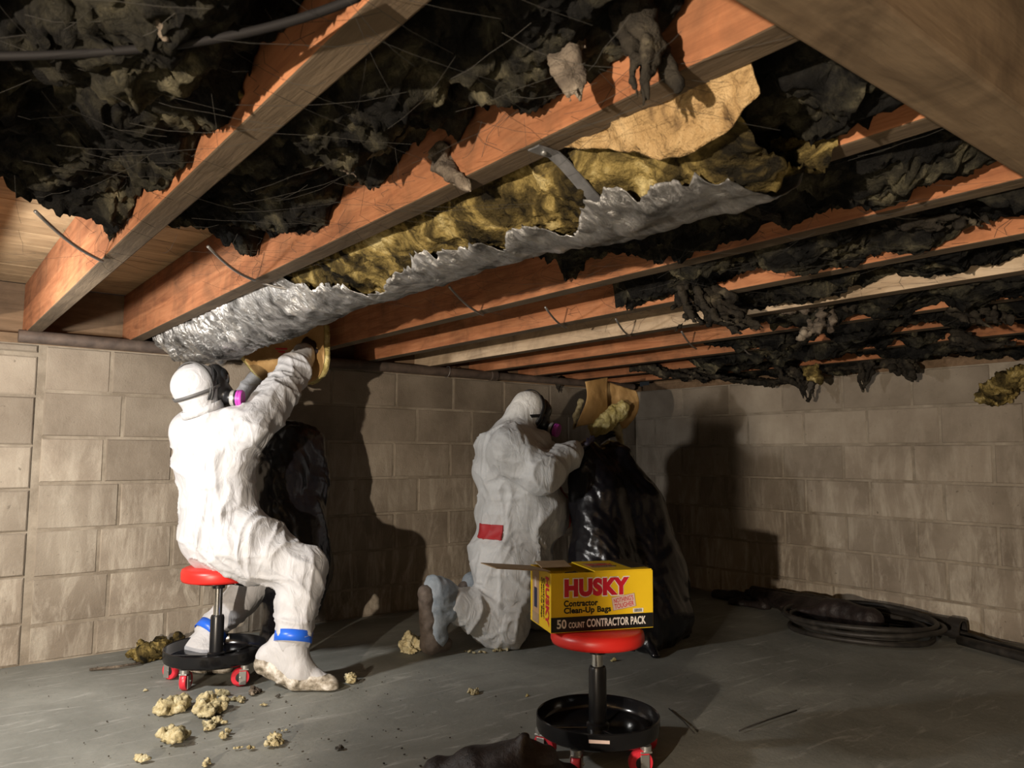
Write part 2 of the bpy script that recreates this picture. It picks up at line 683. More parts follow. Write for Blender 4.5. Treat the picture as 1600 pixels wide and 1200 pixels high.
def make_foil():
    mt, nt, b = nodes_of('crumpled_foil')
    v = coords(nt)
    d = noise(nt, v, 7, 7, 0.65, 0.8)
    nt.links.new(ramp(nt, d, [(0.36, (0.08, 0.077, 0.073)), (0.51, (0.42, 0.415, 0.41)), (0.66, (0.88, 0.87, 0.86))]), b.inputs['Base Color'])
    nt.links.new(ramp(nt, d, [(0.4, g(0.55)), (0.6, g(0.30))]), b.inputs['Roughness'])
    b.inputs['Metallic'].default_value = 0.95
    bump(nt, b, noise(nt, coords(nt, scale=(1, 2.5, 1)), 26, 6, 0.65, 1.5), 0.7, 0.012)
    return mt


M['foil'] = make_foil()


def make_suit(name, c0, c1, dirtcol, dirtmax):
    mt, nt, b = nodes_of(name)
    v = coords(nt)
    col = ramp(nt, noise(nt, v, 6, 5, 0.6), [(0.3, c0), (0.7, c1)])
    d = ramp(nt, noise(nt, v, 4.2, 7, 0.7, 0.6), [(0.52, g(0)), (0.78, g(dirtmax))])
    nt.links.new(mix(nt, d, col, dirtcol), b.inputs['Base Color'])
    b.inputs['Roughness'].default_value = 0.55
    b.inputs['Specular IOR Level'].default_value = 0.35
    b.inputs['Sheen Weight'].default_value = 0.1
    a = noise(nt, coords(nt, scale=(1, 1, 0.45)), 17, 4, 0.5, 1.6)
    bump(nt, b, a, 0.5, 0.016)
    return mt


M['suit'] = make_suit('white_coverall_fabric', (0.45, 0.45, 0.465), (0.53, 0.53, 0.545), (0.44, 0.40, 0.35), 0.3)
M['suit_soiled'] = make_suit('soiled_coverall_fabric', (0.63, 0.63, 0.62), (0.73, 0.73, 0.72), (0.34, 0.31, 0.27), 0.45)
M['boot_dirty'] = make_two_tone('dirty_boot_cover_sole', [(0.35, (0.10, 0.085, 0.06)), (0.5, (0.36, 0.32, 0.26)), (0.65, (0.66, 0.63, 0.58))], 28, 0.8, bscale=50, bstr=0.4, bdist=0.006)
M['boot_blue'] = make_two_tone('blue_grey_boot_cover', [(0.3, (0.20, 0.24, 0.28)), (0.7, (0.36, 0.40, 0.44))], 16, 0.6, bscale=30, bstr=0.5, bdist=0.008)
M['boot_brown'] = make_two_tone('dusty_boot_toe', [(0.3, (0.07, 0.055, 0.045)), (0.7, (0.16, 0.13, 0.11))], 18, 0.7, bscale=30, bstr=0.4, bdist=0.006)
M['tape'] = plain('blue_tape', (0.02, 0.13, 0.72), 0.35)
M['red_patch'] = plain('red_fabric_label', (0.50, 0.03, 0.035), 0.6)
M['red_zip'] = plain('dark_red_zip_flap', (0.30, 0.018, 0.025), 0.6)
M['glove'] = make_two_tone('dark_nitrile_glove', [(0.3, (0.016, 0.014, 0.024)), (0.7, (0.045, 0.038, 0.060))], 20, 0.45, bscale=60, bstr=0.3, bdist=0.004, spec=0.5)
M['rubber'] = plain('black_rubber', (0.012, 0.012, 0.013), 0.4)
M['strap'] = plain('grey_rubber_strap', (0.085, 0.083, 0.082), 0.55)
M['visor'] = plain('dark_visor', (0.02, 0.022, 0.025), 0.08, 0.0, 0.6)
M['magenta'] = plain('magenta_filter', (0.48, 0.06, 0.42), 0.4)
M['silver'] = plain('silver_filter_ring', (0.6, 0.58, 0.55), 0.35, 0.6)
M['plastic_bag'] = make_two_tone('black_plastic_film', [(0.3, (0.006, 0.006, 0.008)), (0.7, (0.011, 0.010, 0.013))], 8, 0.24, bscale=13, bstr=0.2, bdist=0.02, spec=0.55, dist=1.5)
M['brown_bag'] = make_two_tone('dark_brown_plastic_film', [(0.3, (0.008, 0.006, 0.006)), (0.7, (0.028, 0.020, 0.018))], 8, 0.5, bscale=14, bstr=0.5, bdist=0.02, spec=0.3, dist=1.5)
M['seat'] = plain('red_vinyl', (0.62, 0.022, 0.016), 0.38)
M['paint'] = plain('gloss_black_paint', (0.007, 0.007, 0.008), 0.16, 0, 0.5)
M['black_sleeve'] = plain('satin_black_sleeve', (0.011, 0.011, 0.012), 0.3)
M['chrome'] = plain('chrome', (0.75, 0.75, 0.74), 0.12, 1.0)
M['zinc'] = plain('zinc_plate', (0.62, 0.62, 0.60), 0.32, 0.9)
M['wheel'] = plain('red_polyurethane', (0.62, 0.03, 0.05), 0.35)
M['yellow'] = make_two_tone('yellow_printed_card', [(0.3, (0.72, 0.47, 0.012)), (0.7, (0.80, 0.54, 0.018))], 5, 0.42, False, bscale=60, bstr=0.05, bdist=0.002, spec=0.4)
M['card'] = make_two_tone('bare_brown_card', [(0.3, (0.27, 0.19, 0.11)), (0.7, (0.36, 0.26, 0.16))], 20, 0.85, False, bscale=90, bstr=0.2, bdist=0.002)
M['ink_black'] = plain('black_ink', (0.008, 0.008, 0.008), 0.4)
M['ink_red'] = plain('red_ink', (0.52, 0.012, 0.03), 0.4)
M['ink_white'] = plain('white_ink', (0.72, 0.70, 0.66), 0.45)
M['ink_tan'] = plain('tan_ink', (0.42, 0.27, 0.15), 0.45)
M['ink_navy'] = plain('navy_ink', (0.02, 0.025, 0.06), 0.45)
M['stamp_pink'] = plain('pale_pink_ink', (0.60, 0.47, 0.42), 0.45)
M['wire'] = plain('dull_steel_wire', (0.30, 0.29, 0.28), 0.45, 0.7)
M['strapmetal'] = make_two_tone('grey_metal_strap', [(0.3, (0.07, 0.07, 0.072)), (0.7, (0.16, 0.16, 0.165))], 30, 0.6, bscale=60, bstr=0.2, bdist=0.003, metal=0.2)
M['web'] = plain('sooty_cobweb', (0.03, 0.027, 0.022), 0.9)
M['cable'] = plain('black_cable_sheath', (0.007, 0.006, 0.006), 0.75, 0.0, 0.2)
M['hose'] = make_two_tone('black_hose_rubber', [(0.3, (0.012, 0.011, 0.010)), (0.7, (0.04, 0.035, 0.03))], 20, 0.5, bscale=60, bstr=0.2, bdist=0.003)
M['pipe_black'] = make_two_tone('black_drain_pipe', [(0.3, (0.014, 0.013, 0.012)), (0.7, (0.03, 0.026, 0.023))], 10, 0.45, bscale=60, bstr=0.2, bdist=0.003)
M['pebble'] = make_two_tone('dark_grit', [(0.3, (0.03, 0.028, 0.024)), (0.7, (0.10, 0.09, 0.075))], 30, 0.9, bscale=80, bstr=0.4, bdist=0.004)

# ------------------------------------------------------------------ the setting
YB, XR = 3.92, 4.29          # inner faces of the two block walls
TOP = 1.376                  # top of the block walls
H = 0.2032                   # block course
JB, JT = 1.422, 1.657        # joist underside, subfloor underside


def grid_floor():
    nx, ny = 120, 120
    xs = np.linspace(-3.0, XR + 0.05, nx)
    ys = np.linspace(-2.5, YB + 0.05, ny)
    G = np.stack(np.meshgrid(xs, ys, indexing='ij'), -1).reshape(-1, 2)
    P = np.concatenate([G, np.zeros((len(G), 1))], 1)
    z = 0.004 * fbm(P * 1.6, 4, 3)
    V = np.concatenate([G, z[:, None]], 1)
    idx = np.arange(nx * ny).reshape(nx, ny)
    q = np.stack([idx[:-1, :-1].ravel(), idx[1:, :-1].ravel(), idx[1:, 1:].ravel(), idx[:-1, 1:].ravel()], 1)
    # thickness
    c = MB()
    c.box(((XR - 2.95) / 2, (YB - 2.45) / 2, -0.06), (XR + 3.05, YB + 2.55, 0.1))
    V2 = np.array(c.V)
    F2 = np.array(c.F)
    return np_mesh('floor', np.concatenate([V, V2]), np.concatenate([q, F2 + len(V)]))


tag(link('floor', grid_floor(), M['floor'], None, True), 'rough grey concrete crawl space floor', kind='structure')


def block_mesh(w, h, seed):
    r = random.Random(seed)
    b, d = 0.006, 0.03
    fy = -d
    V = []
    for yy, ins in ((0, 0), (fy + b, 0), (fy, b)):
        for sx, sz in ((-1, -1), (1, -1), (1, 1), (-1, 1)):
            j = r.uniform(-0.0025, 0.0025) if ins else 0
            V.append((sx * (w / 2 - ins), yy + j, sz * (h / 2 - ins)))
    Fc = []
    for k in (0, 4):
        for i in range(4):
            j = (i + 1) % 4
            Fc.append((k + i, k + j, k + 4 + j, k + 4 + i))
    Fc.append((8, 9, 10, 11))
    Fc.append((3, 2, 1, 0))
    return mesh_of('block', V, Fc)


def lay(parent, joints, zlo, zhi, place, rotz, seed):
    for i in range(len(joints) - 1):
        a, b = joints[i], joints[i + 1]
        w = abs(b - a) - 0.009
        if w < 0.02:
            continue
        o = link('block', block_mesh(w, zhi - zlo - 0.009, seed + i), M['block'], parent)
        x, y = place((a + b) / 2)
        o.location = (x, y, (zlo + zhi) / 2)
        o.rotation_euler = (0, 0, rotz)


wb = link('wall_back', MB().box((2.0, YB + 0.104, TOP / 2 - 0.02), (4.9, 0.2, TOP + 0.04)).mesh('wall_back'), M['mortar'])
tag(wb, 'grey concrete block wall behind the two workers', kind='structure')
rows_b = [
    [0.47, 0.737, 1.046, 1.44, 1.836, 2.243, 2.644, 3.035, 3.433, 3.84, 4.245],
    [0.47, 0.795, 1.19, 1.585, 1.982, 2.386, 2.784, 3.19, 3.6, 4.0, 4.285],
    [0.47, 0.727, 1.021, 1.42, 1.825, 2.233, 2.624, 3.03, 3.43, 3.84, 4.245],
    [0.47, 0.798, 1.20, 1.60, 2.0, 2.40, 2.80, 3.2, 3.6, 4.0, 4.285],
    [0.47, 0.723, 1.036, 1.44, 1.84, 2.244, 2.618, 3.02, 3.43, 3.84, 4.245],
    [0.47, 0.772, 1.184, 1.585, 1.988, 2.39, 2.80, 3.2, 3.6, 4.0, 4.285],
    [0.47, 0.727, 1.023, 1.43, 1.83, 2.24, 2.64, 3.04, 3.44, 3.84, 4.245]]
for k, J in enumerate(rows_b):
    zt = TOP - k * H
    lay(wb, J, max(zt - H, 0.0), zt, lambda x: (x, YB + 0.03), 0.0, 100 * k)
# the stack-bonded end of the wall, proud by a little
for zt, zl in ((1.376, 1.335), (1.325, 1.147), (1.147, 0.932), (0.932, 0.743), (0.743, 0.56), (0.56, 0.371), (0.371, 0.172), (0.172, 0.0)):
    lay(wb, [-0.35, 0.04, 0.445], zl, zt, lambda x: (x, YB + 0.022), 0.0, int(zt * 1000))

wr = link('wall_right', MB().box((XR + 0.104, 1.0, TOP / 2 - 0.02), (0.2, 5.9, TOP + 0.04)).mesh('wall_right'), M['mortar'])
tag(wr, 'grey concrete block wall at the right beyond the hose coil', kind='structure')
starts = [1.508, 1.762, 1.515, 1.759, 1.512, 1.76, 1.604]
for k, s in enumerate(starts):
    zt = TOP - k * H
    J = [YB - 0.005]
    y = s
    while y + 0.395 < YB - 0.06:
        y += 0.395
    while y > -0.6:
        J.append(y)
        y -= 0.393
    if k == 0:
        J = [j for j in J if j > 1.45] + [0.9, 0.5, 0.1, -0.3]
        lay(wr, J[:-4], zt - H, zt, lambda v: (XR + 0.03, v), -math.pi / 2, 900)
        lay(wr, J[-4:], zt - H, zt, lambda v: (XR + 0.03, v), -math.pi / 2, 950)
    else:
        lay(wr, J, max(zt - H, 0.0), zt, lambda v: (XR + 0.03, v), -math.pi / 2, 900 + 100 * k)

t1 = MB().box((2.0, YB + 0.07, TOP + 0.022), (4.9, 0.14, 0.044), 0.003).build('trim_1', M['sill'])
tag(t1, 'dark wooden sill plate on the back block wall', kind='structure')
t2 = MB().box((XR + 0.07, 0.7, TOP + 0.022), (0.14, 6.3, 0.044), 0.003).build('trim_2', M['sill'])
tag(t2, 'dark wooden sill plate on the right block wall', kind='structure')
t3 = MB().box((2.0, YB + 0.12, (JB + JT) / 2), (4.9, 0.04, JT - JB), 0.003).build('trim_3', M['sill'])
tag(t3, 'rim board closing the joist ends over the back wall', kind='structure')
t4 = MB().box((XR + 0.09, 0.7, (JB + JT) / 2), (0.04, 6.3, JT - JB), 0.003).build('trim_4', M['sill'])
tag(t4, 'rim board over the right block wall', kind='structure')

ceil = link('ceiling', MB().box((0.7, 0.75, JT + 0.06), (7.6, 6.6, 0.06)).mesh('ceiling'), M['subfloor'])
tag(ceil, 'underside of the floor above with joists and boards', kind='structure')
y = YB + 0.1
k = 0
while y > -0.2:
    w = 0.19
    o = MB().box((0, 0, 0), (5.6, w - 0.005, 0.03), 0.003).build('board', M['subfloor'], ceil)
    o.location = (1.6, y - w / 2, JT + 0.015 + random.uniform(0, 0.002))
    y -= w
    k += 1
JX = [0.446 + 0.4064 * i for i in range(-2, 10)]
JW = 0.058
for i, x in enumerate(JX):
    pale = (i - 2 == 5)
    y0 = 0.46
    n = 40
    b = MB().box((0, 0, 0), (JW, YB + 0.1 - y0, JT - JB), 0.004)
    me = b.mesh('joist')
    me.materials.append(M['joist_pale'] if pale else M['joist'])
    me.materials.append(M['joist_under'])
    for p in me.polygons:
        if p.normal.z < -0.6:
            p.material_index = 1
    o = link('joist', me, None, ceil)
    o.location = (x - JW / 2, (YB + 0.1 + y0) / 2, (JB + JT) / 2)
occluder = link('shade_occluder', MB().box((-1.0, .475, .42), (.17, .17, .84)).mesh('shade_occluder'), M['mortar'])  # added out-of-view block stack, put here to shade carton and kneeling worker
tag(occluder, 'added unseen block-clad pier on the camera side', kind='structure')
for k in range(4):
    for fx_, fy_, nrm in ((.09, 0, math.pi / 2), (-.09, 0, -math.pi / 2), (0, -.09, 0), (0, .09, math.pi)):
        o = link('block', block_mesh(.19, .205, 7000 + k), M['block'], occluder)
        o.location = (-1.0 + fx_ * .78, .475 + fy_ * .78, .105 + .212 * k)
        o.rotation_euler = (0, 0, nrm)
gd = MB().box((1.0, 0.41, 1.38 + 0.14), (7.0, 0.096, 0.28), 0.006).build('beam', M['girder'])
tag(gd, 'thick weathered wooden girder crossing under the joists', kind='structure')


# ------------------------------------------------------------------ insulation between the joists
def batt(name, x0, x1, y0, y1, z0, amp, seed, label, group=None, low=0.0):
    nx, ny = 62, int((y1 - y0) / 0.0065)
    xs = np.linspace(x0, x1, nx)
    ys = np.linspace(y0, y1, ny)
    X, Y = np.meshgrid(xs, ys, indexing='ij')
    P = np.stack([X.ravel(), Y.ravel(), np.full(X.size, seed * 3.1)], 1)
    w = 0.25 * np.stack([fbm(P * 4 + 5, 3, seed + 40), fbm(P * 4 + 9, 3, seed + 50), np.zeros(len(P))], 1) * 0.25
    d = fbm((P + w) * np.array([5.5, 4.5, 1]), 5, seed) * amp
    d += 0.28 * amp * ridge((P + w) * np.array([6, 4, 1]), 2, seed + 7)
    tuft = np.clip(vnoise((P + w) * np.array([11, 9, 1]) + 5.5, seed + 27) - .35, 0, 1)
    d += 1.1 * amp * tuft ** 1.5
    d += 0.011 * fbm(P * np.array([48, 40, 1]), 4, seed + 21, .7)
    edge = np.minimum((X - x0), (x1 - X)).ravel() / (x1 - x0)
    z = z0 - low * np.sin(np.clip(edge * 2, 0, 1) * math.pi / 2) - d
    ragged = y1 - 0.12 - 0.16 * fbm(np.stack([X.ravel() * 7, np.zeros(X.size), np.zeros(X.size)], 1), 3, seed + 3)
    fall = np.clip((Y.ravel() - ragged) / 0.1, 0, 1)
    z = z + fall * (JT - 0.005 - z)
    z = np.clip(z, 1.33, JT - 0.004)
    V = np.stack([X.ravel(), Y.ravel(), z], 1)
    V[:, 0] += 0.02 * fbm(P * np.array([20, 20, 1]) + 3.3, 2, seed + 31) * np.clip(edge * 6, 0, 1)
    V[:, 1] += 0.03 * fbm(P * np.array([18, 18, 1]) + 7.3, 2, seed + 33)
    T = V.copy()
    T[:, 2] = JT - 0.001
    idx = np.arange(nx * ny).reshape(nx, ny)
    q = np.stack([idx[:-1, :-1].ravel(), idx[:-1, 1:].ravel(), idx[1:, 1:].ravel(), idx[1:, :-1].ravel()], 1)
    o = nx * ny
    corner = np.array([[x0, y0, JT - 0.001], [x0, y1, JT - 0.001], [x1, y1, JT - 0.001], [x1, y0, JT - 0.001]])
    # side skirts
    qs = [q]
    Vb = [V]
    base = o
    for line in (idx[0, :], idx[-1, ::-1], idx[::-1, 0], idx[:, -1]):
        U = V[line].copy()
        U[:, 2] = JT - 0.001
        Vb.append(U)
        ii = np.arange(len(line)) + base
        qs.append(np.stack([line[:-1], ii[:-1], ii[1:], line[1:]], 1))
        base += len(line)
    Vb.append(corner)
    qs.append(np.array([[base, base + 1, base + 2, base + 3]]))
    ob = link(name, np_mesh(name, np.concatenate(Vb), np.concatenate(qs)), M['black_insul'], None, True)
    return tag(ob, label, 'insulation', group)


BAYS = [(JX[i], JX[i + 1] - JW) for i in range(len(JX) - 1)]   # BAYS[2] holds joists 0 and 1
batt('insulation_batt', BAYS[0][0] + .004, BAYS[0][1] - .004, 0.1, 2.4, 1.50, 0.05, 1, 'soot black insulation batt in the joist bay furthest from the foil duct')
batt('insulation_batt', BAYS[1][0] + .004, BAYS[1][1] - .004, 0.47, 2.30, 1.49, 0.055, 2, 'wide mass of soot black sagging insulation beside the first thick joist, under a cable', low=0.03)
batt('insulation_batt', BAYS[3][0] + .004, BAYS[3][1] - .004, 0.465, 0.86, 1.47, 0.05, 4, 'stub of black insulation where the foil duct meets the girder', low=0.04)
batt('insulation_batt', BAYS[2][0] + .004, BAYS[2][1] - .004, 0.47, 2.22, 1.518, 0.052, 3, 'black and olive insulation batt sagging between the first joist and the duct\'s joist', low=0.02)
names = {4: 'black insulation batt in the bay just beyond the foil duct', 5: 'black insulation batt in the second bay beyond the foil duct',
         6: 'black insulation batt in the bay of the pale joist', 7: 'black insulation batt in the bay just beyond the pale joist',
         8: 'black insulation batt in the third bay from the right block wall', 9: 'low black insulation batt in the second bay from the right block wall',
         10: 'low black insulation batt in the last bay by the right block wall'}
ends = {4: 1.80, 5: 1.9, 6: 1.85, 7: 2.0, 8: 2.3, 9: 2.8, 10: 3.4}
for i in range(4, 11):
    x0 = BAYS[i][0] + .004
    x1 = BAYS[i][1] - .004
    batt('insulation_batt', x0, x1, 0.47, ends[i], 1.470, 0.055, 10 + i, names[i], low=0.02)
batt('insulation_batt', JX[11] + .004, XR - .01, 0.47, 3.5, 1.47, 0.05, 31, 'ragged black insulation hanging over the top of the right block wall', low=0.05)


def rag(label, pts, w, seed, material, thick=0.012, name='insulation_scrap', rough=0.35, cat='insulation scrap'):
    """a torn hanging strip: a chain of unequal lumps grown into one skin"""
    r = random.Random(seed)
    pr = []
    pts = np.array([np.asarray(p, float) for p in pts])
    w = np.asarray(w, float)
    cum = np.concatenate([[0], np.cumsum(np.linalg.norm(np.diff(pts, axis=0), axis=1))])
    cum /= cum[-1]
    ns = 8 if max(w) > .03 else 4
    nk = 7
    for s_ in range(ns):
        ax = np.array([r.uniform(-1, 1), r.uniform(-1, 1), 0])
        t_end = r.uniform(.55, 1.0) if s_ > 1 else 1.0
        prev = None
        for k in range(nk):
            t_ = t_end * k / (nk - 1)
            c_ = np.array([np.interp(t_, cum, pts[:, d]) for d in range(3)])
            ww = np.interp(t_, cum, w)
            p_ = c_ + ax * ww * .55 + np.array([r.uniform(-1, 1), r.uniform(-1, 1), r.uniform(-.6, .6)]) * ww * .22
            rad = thick * r.uniform(.45, 1.0) * (1 - .65 * (k / (nk - 1)) ** 2)
            if prev is not None:
                pr.append(cone(prev[0], p_, prev[1], rad, 0.010))
            prev = (p_, rad)
    ob = skin(name, pr, max(.0035, min(.006, thick * .5)), material, None,
              lambda V, Nn: thick * .35 * fbm(V * 60, 3, seed) + thick * .3 * ridge(V * 30, 2, seed + 2))
    return tag(ob, label, cat)


def px(u, v, X):
    d = FW + (u - 800) / F_PX * RT - (v - 600) / F_PX * UP
    return EYE + d * (X / d[0])


rag('forked grey-brown insulation rag dangling from the black batt near the girder', [px(862, -20, .70), px(880, 60, .70), px(905, 160, .70)], [.05, .045, .02], 1, M['scrap_grey'], 0.009)
rag('dark insulation rag hanging in front of the orange joist near the girder', [px(985, -15, .72), px(1003, 70, .72), px(1008, 160, .72)], [.04, .03, .015], 2, M['scrap'], 0.008)
rag('short dark insulation tail against the orange joist beside the longer rag', [px(1020, 70, .76), px(1045, 110, .76), px(1062, 140, .76)], [.02, .02, .008], 3, M['scrap'], 0.006)
rag('small torn olive insulation flap hanging across the joist above the foil duct', [px(690, 235, .80), px(702, 270, .80), px(735, 298, .80)], [.05, .05, .012], 4, M['scrap_grey'], 0.009)
rag('thick dark root-like insulation rag hanging below the bays behind the foil duct', [px(1065, 350, 1.95), px(1075, 430, 1.95), px(1085, 510, 1.95)], [.10, .09, .17], 5, M['scrap'], 0.019)
rag('spreading lower tail of dark insulation beside the root-like rag', [px(1085, 440, 1.99), px(1125, 500, 1.99), px(1160, 510, 1.99)], [.08, .13, .12], 6, M['scrap'], 0.015)
rag('pale crumpled insulation clump hanging under the joists right of the root-like rag', [px(1240, 440, 2.6), px(1262, 480, 2.6), px(1258, 525, 2.6)], [.15, .17, .12], 7, M['scrap_grey'], 0.030)
rag('narrow black insulation point dangling against the right block wall', [px(1362, 545, 4.1), px(1352, 580, 4.1), px(1350, 612, 4.1)], [.08, .05, .012], 8, M['scrap'], 0.012)
rag('blocky black insulation lump over the top of the right block wall', [px(1405, 555, 4.05), px(1410, 580, 4.05), px(1425, 594, 4.05)], [.12, .10, .06], 9, M['scrap'], 0.02)
rag('ragged dark insulation with two points above the right wall near the corner', [px(1215, 560, 4.0), px(1250, 590, 4.0), px(1262, 628, 4.0)], [.16, .14, .015], 10, M['scrap'], 0.016)
rag('yellow-flecked insulation tuft above the two dark points', [px(1268, 575, 3.9), px(1275, 590, 3.9), px(1285, 598, 3.9)], [.08, .07, .04], 12, M['fiber'], 0.016)
rag('pale insulation tuft caught on the thin joist right of the foil duct', [px(1316, 392, 2.3), px(1318, 398, 2.3), px(1324, 404, 2.3)], [.03, .03, .02], 13, M['scrap_grey'], 0.008)
rag('dark insulation lump hanging over the joists near the right end of the girder', [px(1385, 380, 2.3), px(1388, 395, 2.3), px(1392, 412, 2.3)], [.04, .05, .03], 14, M['scrap'], 0.014)
rag('drooping black insulation mass along the corner end of the joists', [px(1010, 575, 3.6), px(1060, 585, 3.6), px(1130, 592, 3.6)], [.12, .10, .12], 15, M['scrap'], 0.02)
rag('long black insulation fringe along the top of the right wall', [px(1140, 590, 4.12), px(1210, 600, 4.12), px(1290, 575, 4.12), px(1390, 572, 4.12)], [.10, .07, .05, .04], 16, M['scrap'], 0.016)
rag('small yellow insulation tuft on the end of the foil duct', [px(325, 482, .90), px(333, 488, .90), px(340, 496, .90)], [.03, .03, .02], 17, M['fiber_clean'], 0.010)
rag('yellow fibreglass tuft at the near end of the foil duct', [px(1175, 275, 1.02), px(1205, 270, 1.02), px(1235, 262, 1.02)], [.04, .05, .03], 18, M['fiber'], 0.014)
rag('tan insulation wedge stuffed into the gap in the top of the right wall', [np.array([4.21, 1.48, 1.22]), np.array([4.19, 1.38, 1.28]), np.array([4.19, 1.22, 1.31])], [.07, .16, .20], 19, M['fiber'], 0.045)
rag('black curled insulation sliver hanging by the pipe on the back wall', [at(868, 588, 3.87), at(872, 600, 3.87), at(874, 613, 3.87)], [.03, .025, .01], 20, M['scrap'], 0.009)
rag('pale pinkish insulation clump among the black batt near the cable', [px(250, 30, .22), px(262, 45, .22), px(265, 60, .22)], [.025, .03, .012], 21, M['scrap_grey'], 0.007)
rag('yellow fibreglass clump bulging beside the first thick joist', [px(315, 155, .36), px(335, 150, .36), px(352, 146, .36)], [.03, .04, .03], 22, M['fiber'], 0.013)
rag('broad black insulation mass sagging across the joists below the girder', [px(1420, 330, 1.9), px(1460, 345, 1.9), px(1520, 350, 1.9)], [.10, .12, .10], 41, M['scrap'], 0.014)
rag('black tattered insulation drooping over the pale joist', [px(1395, 425, 2.5), px(1420, 440, 2.5), px(1430, 455, 2.5)], [.05, .06, .03], 42, M['scrap'], 0.012)
rag('black insulation rag covering two joists beyond the pale joist at the right', [px(1500, 470, 2.9), px(1530, 490, 2.9), px(1560, 510, 2.9)], [.10, .12, .08], 43, M['scrap'], 0.014)
rag('dark insulation fringe under the joists above the right wall', [px(1480, 525, 3.5), px(1530, 540, 3.5), px(1590, 535, 3.5)], [.10, .08, .06], 44, M['scrap'], 0.014)
rag('black insulation tatters right of the pale crumpled clump', [px(1300, 455, 2.7), px(1325, 470, 2.7), px(1335, 490, 2.7)], [.07, .07, .03], 45, M['scrap'], 0.012)
rag('dark drooping insulation behind the near end of the foil duct', [px(1130, 320, 1.5), px(1180, 335, 1.5), px(1215, 352, 1.5)], [.06, .07, .04], 46, M['scrap'], 0.012)
rag('pale twisted insulation strand in the bay beside the first joist', [px(510, 247, .66), px(540, 262, .66), px(556, 276, .66)], [.012, .012, .006], 23, M['scrap_grey'], 0.005)


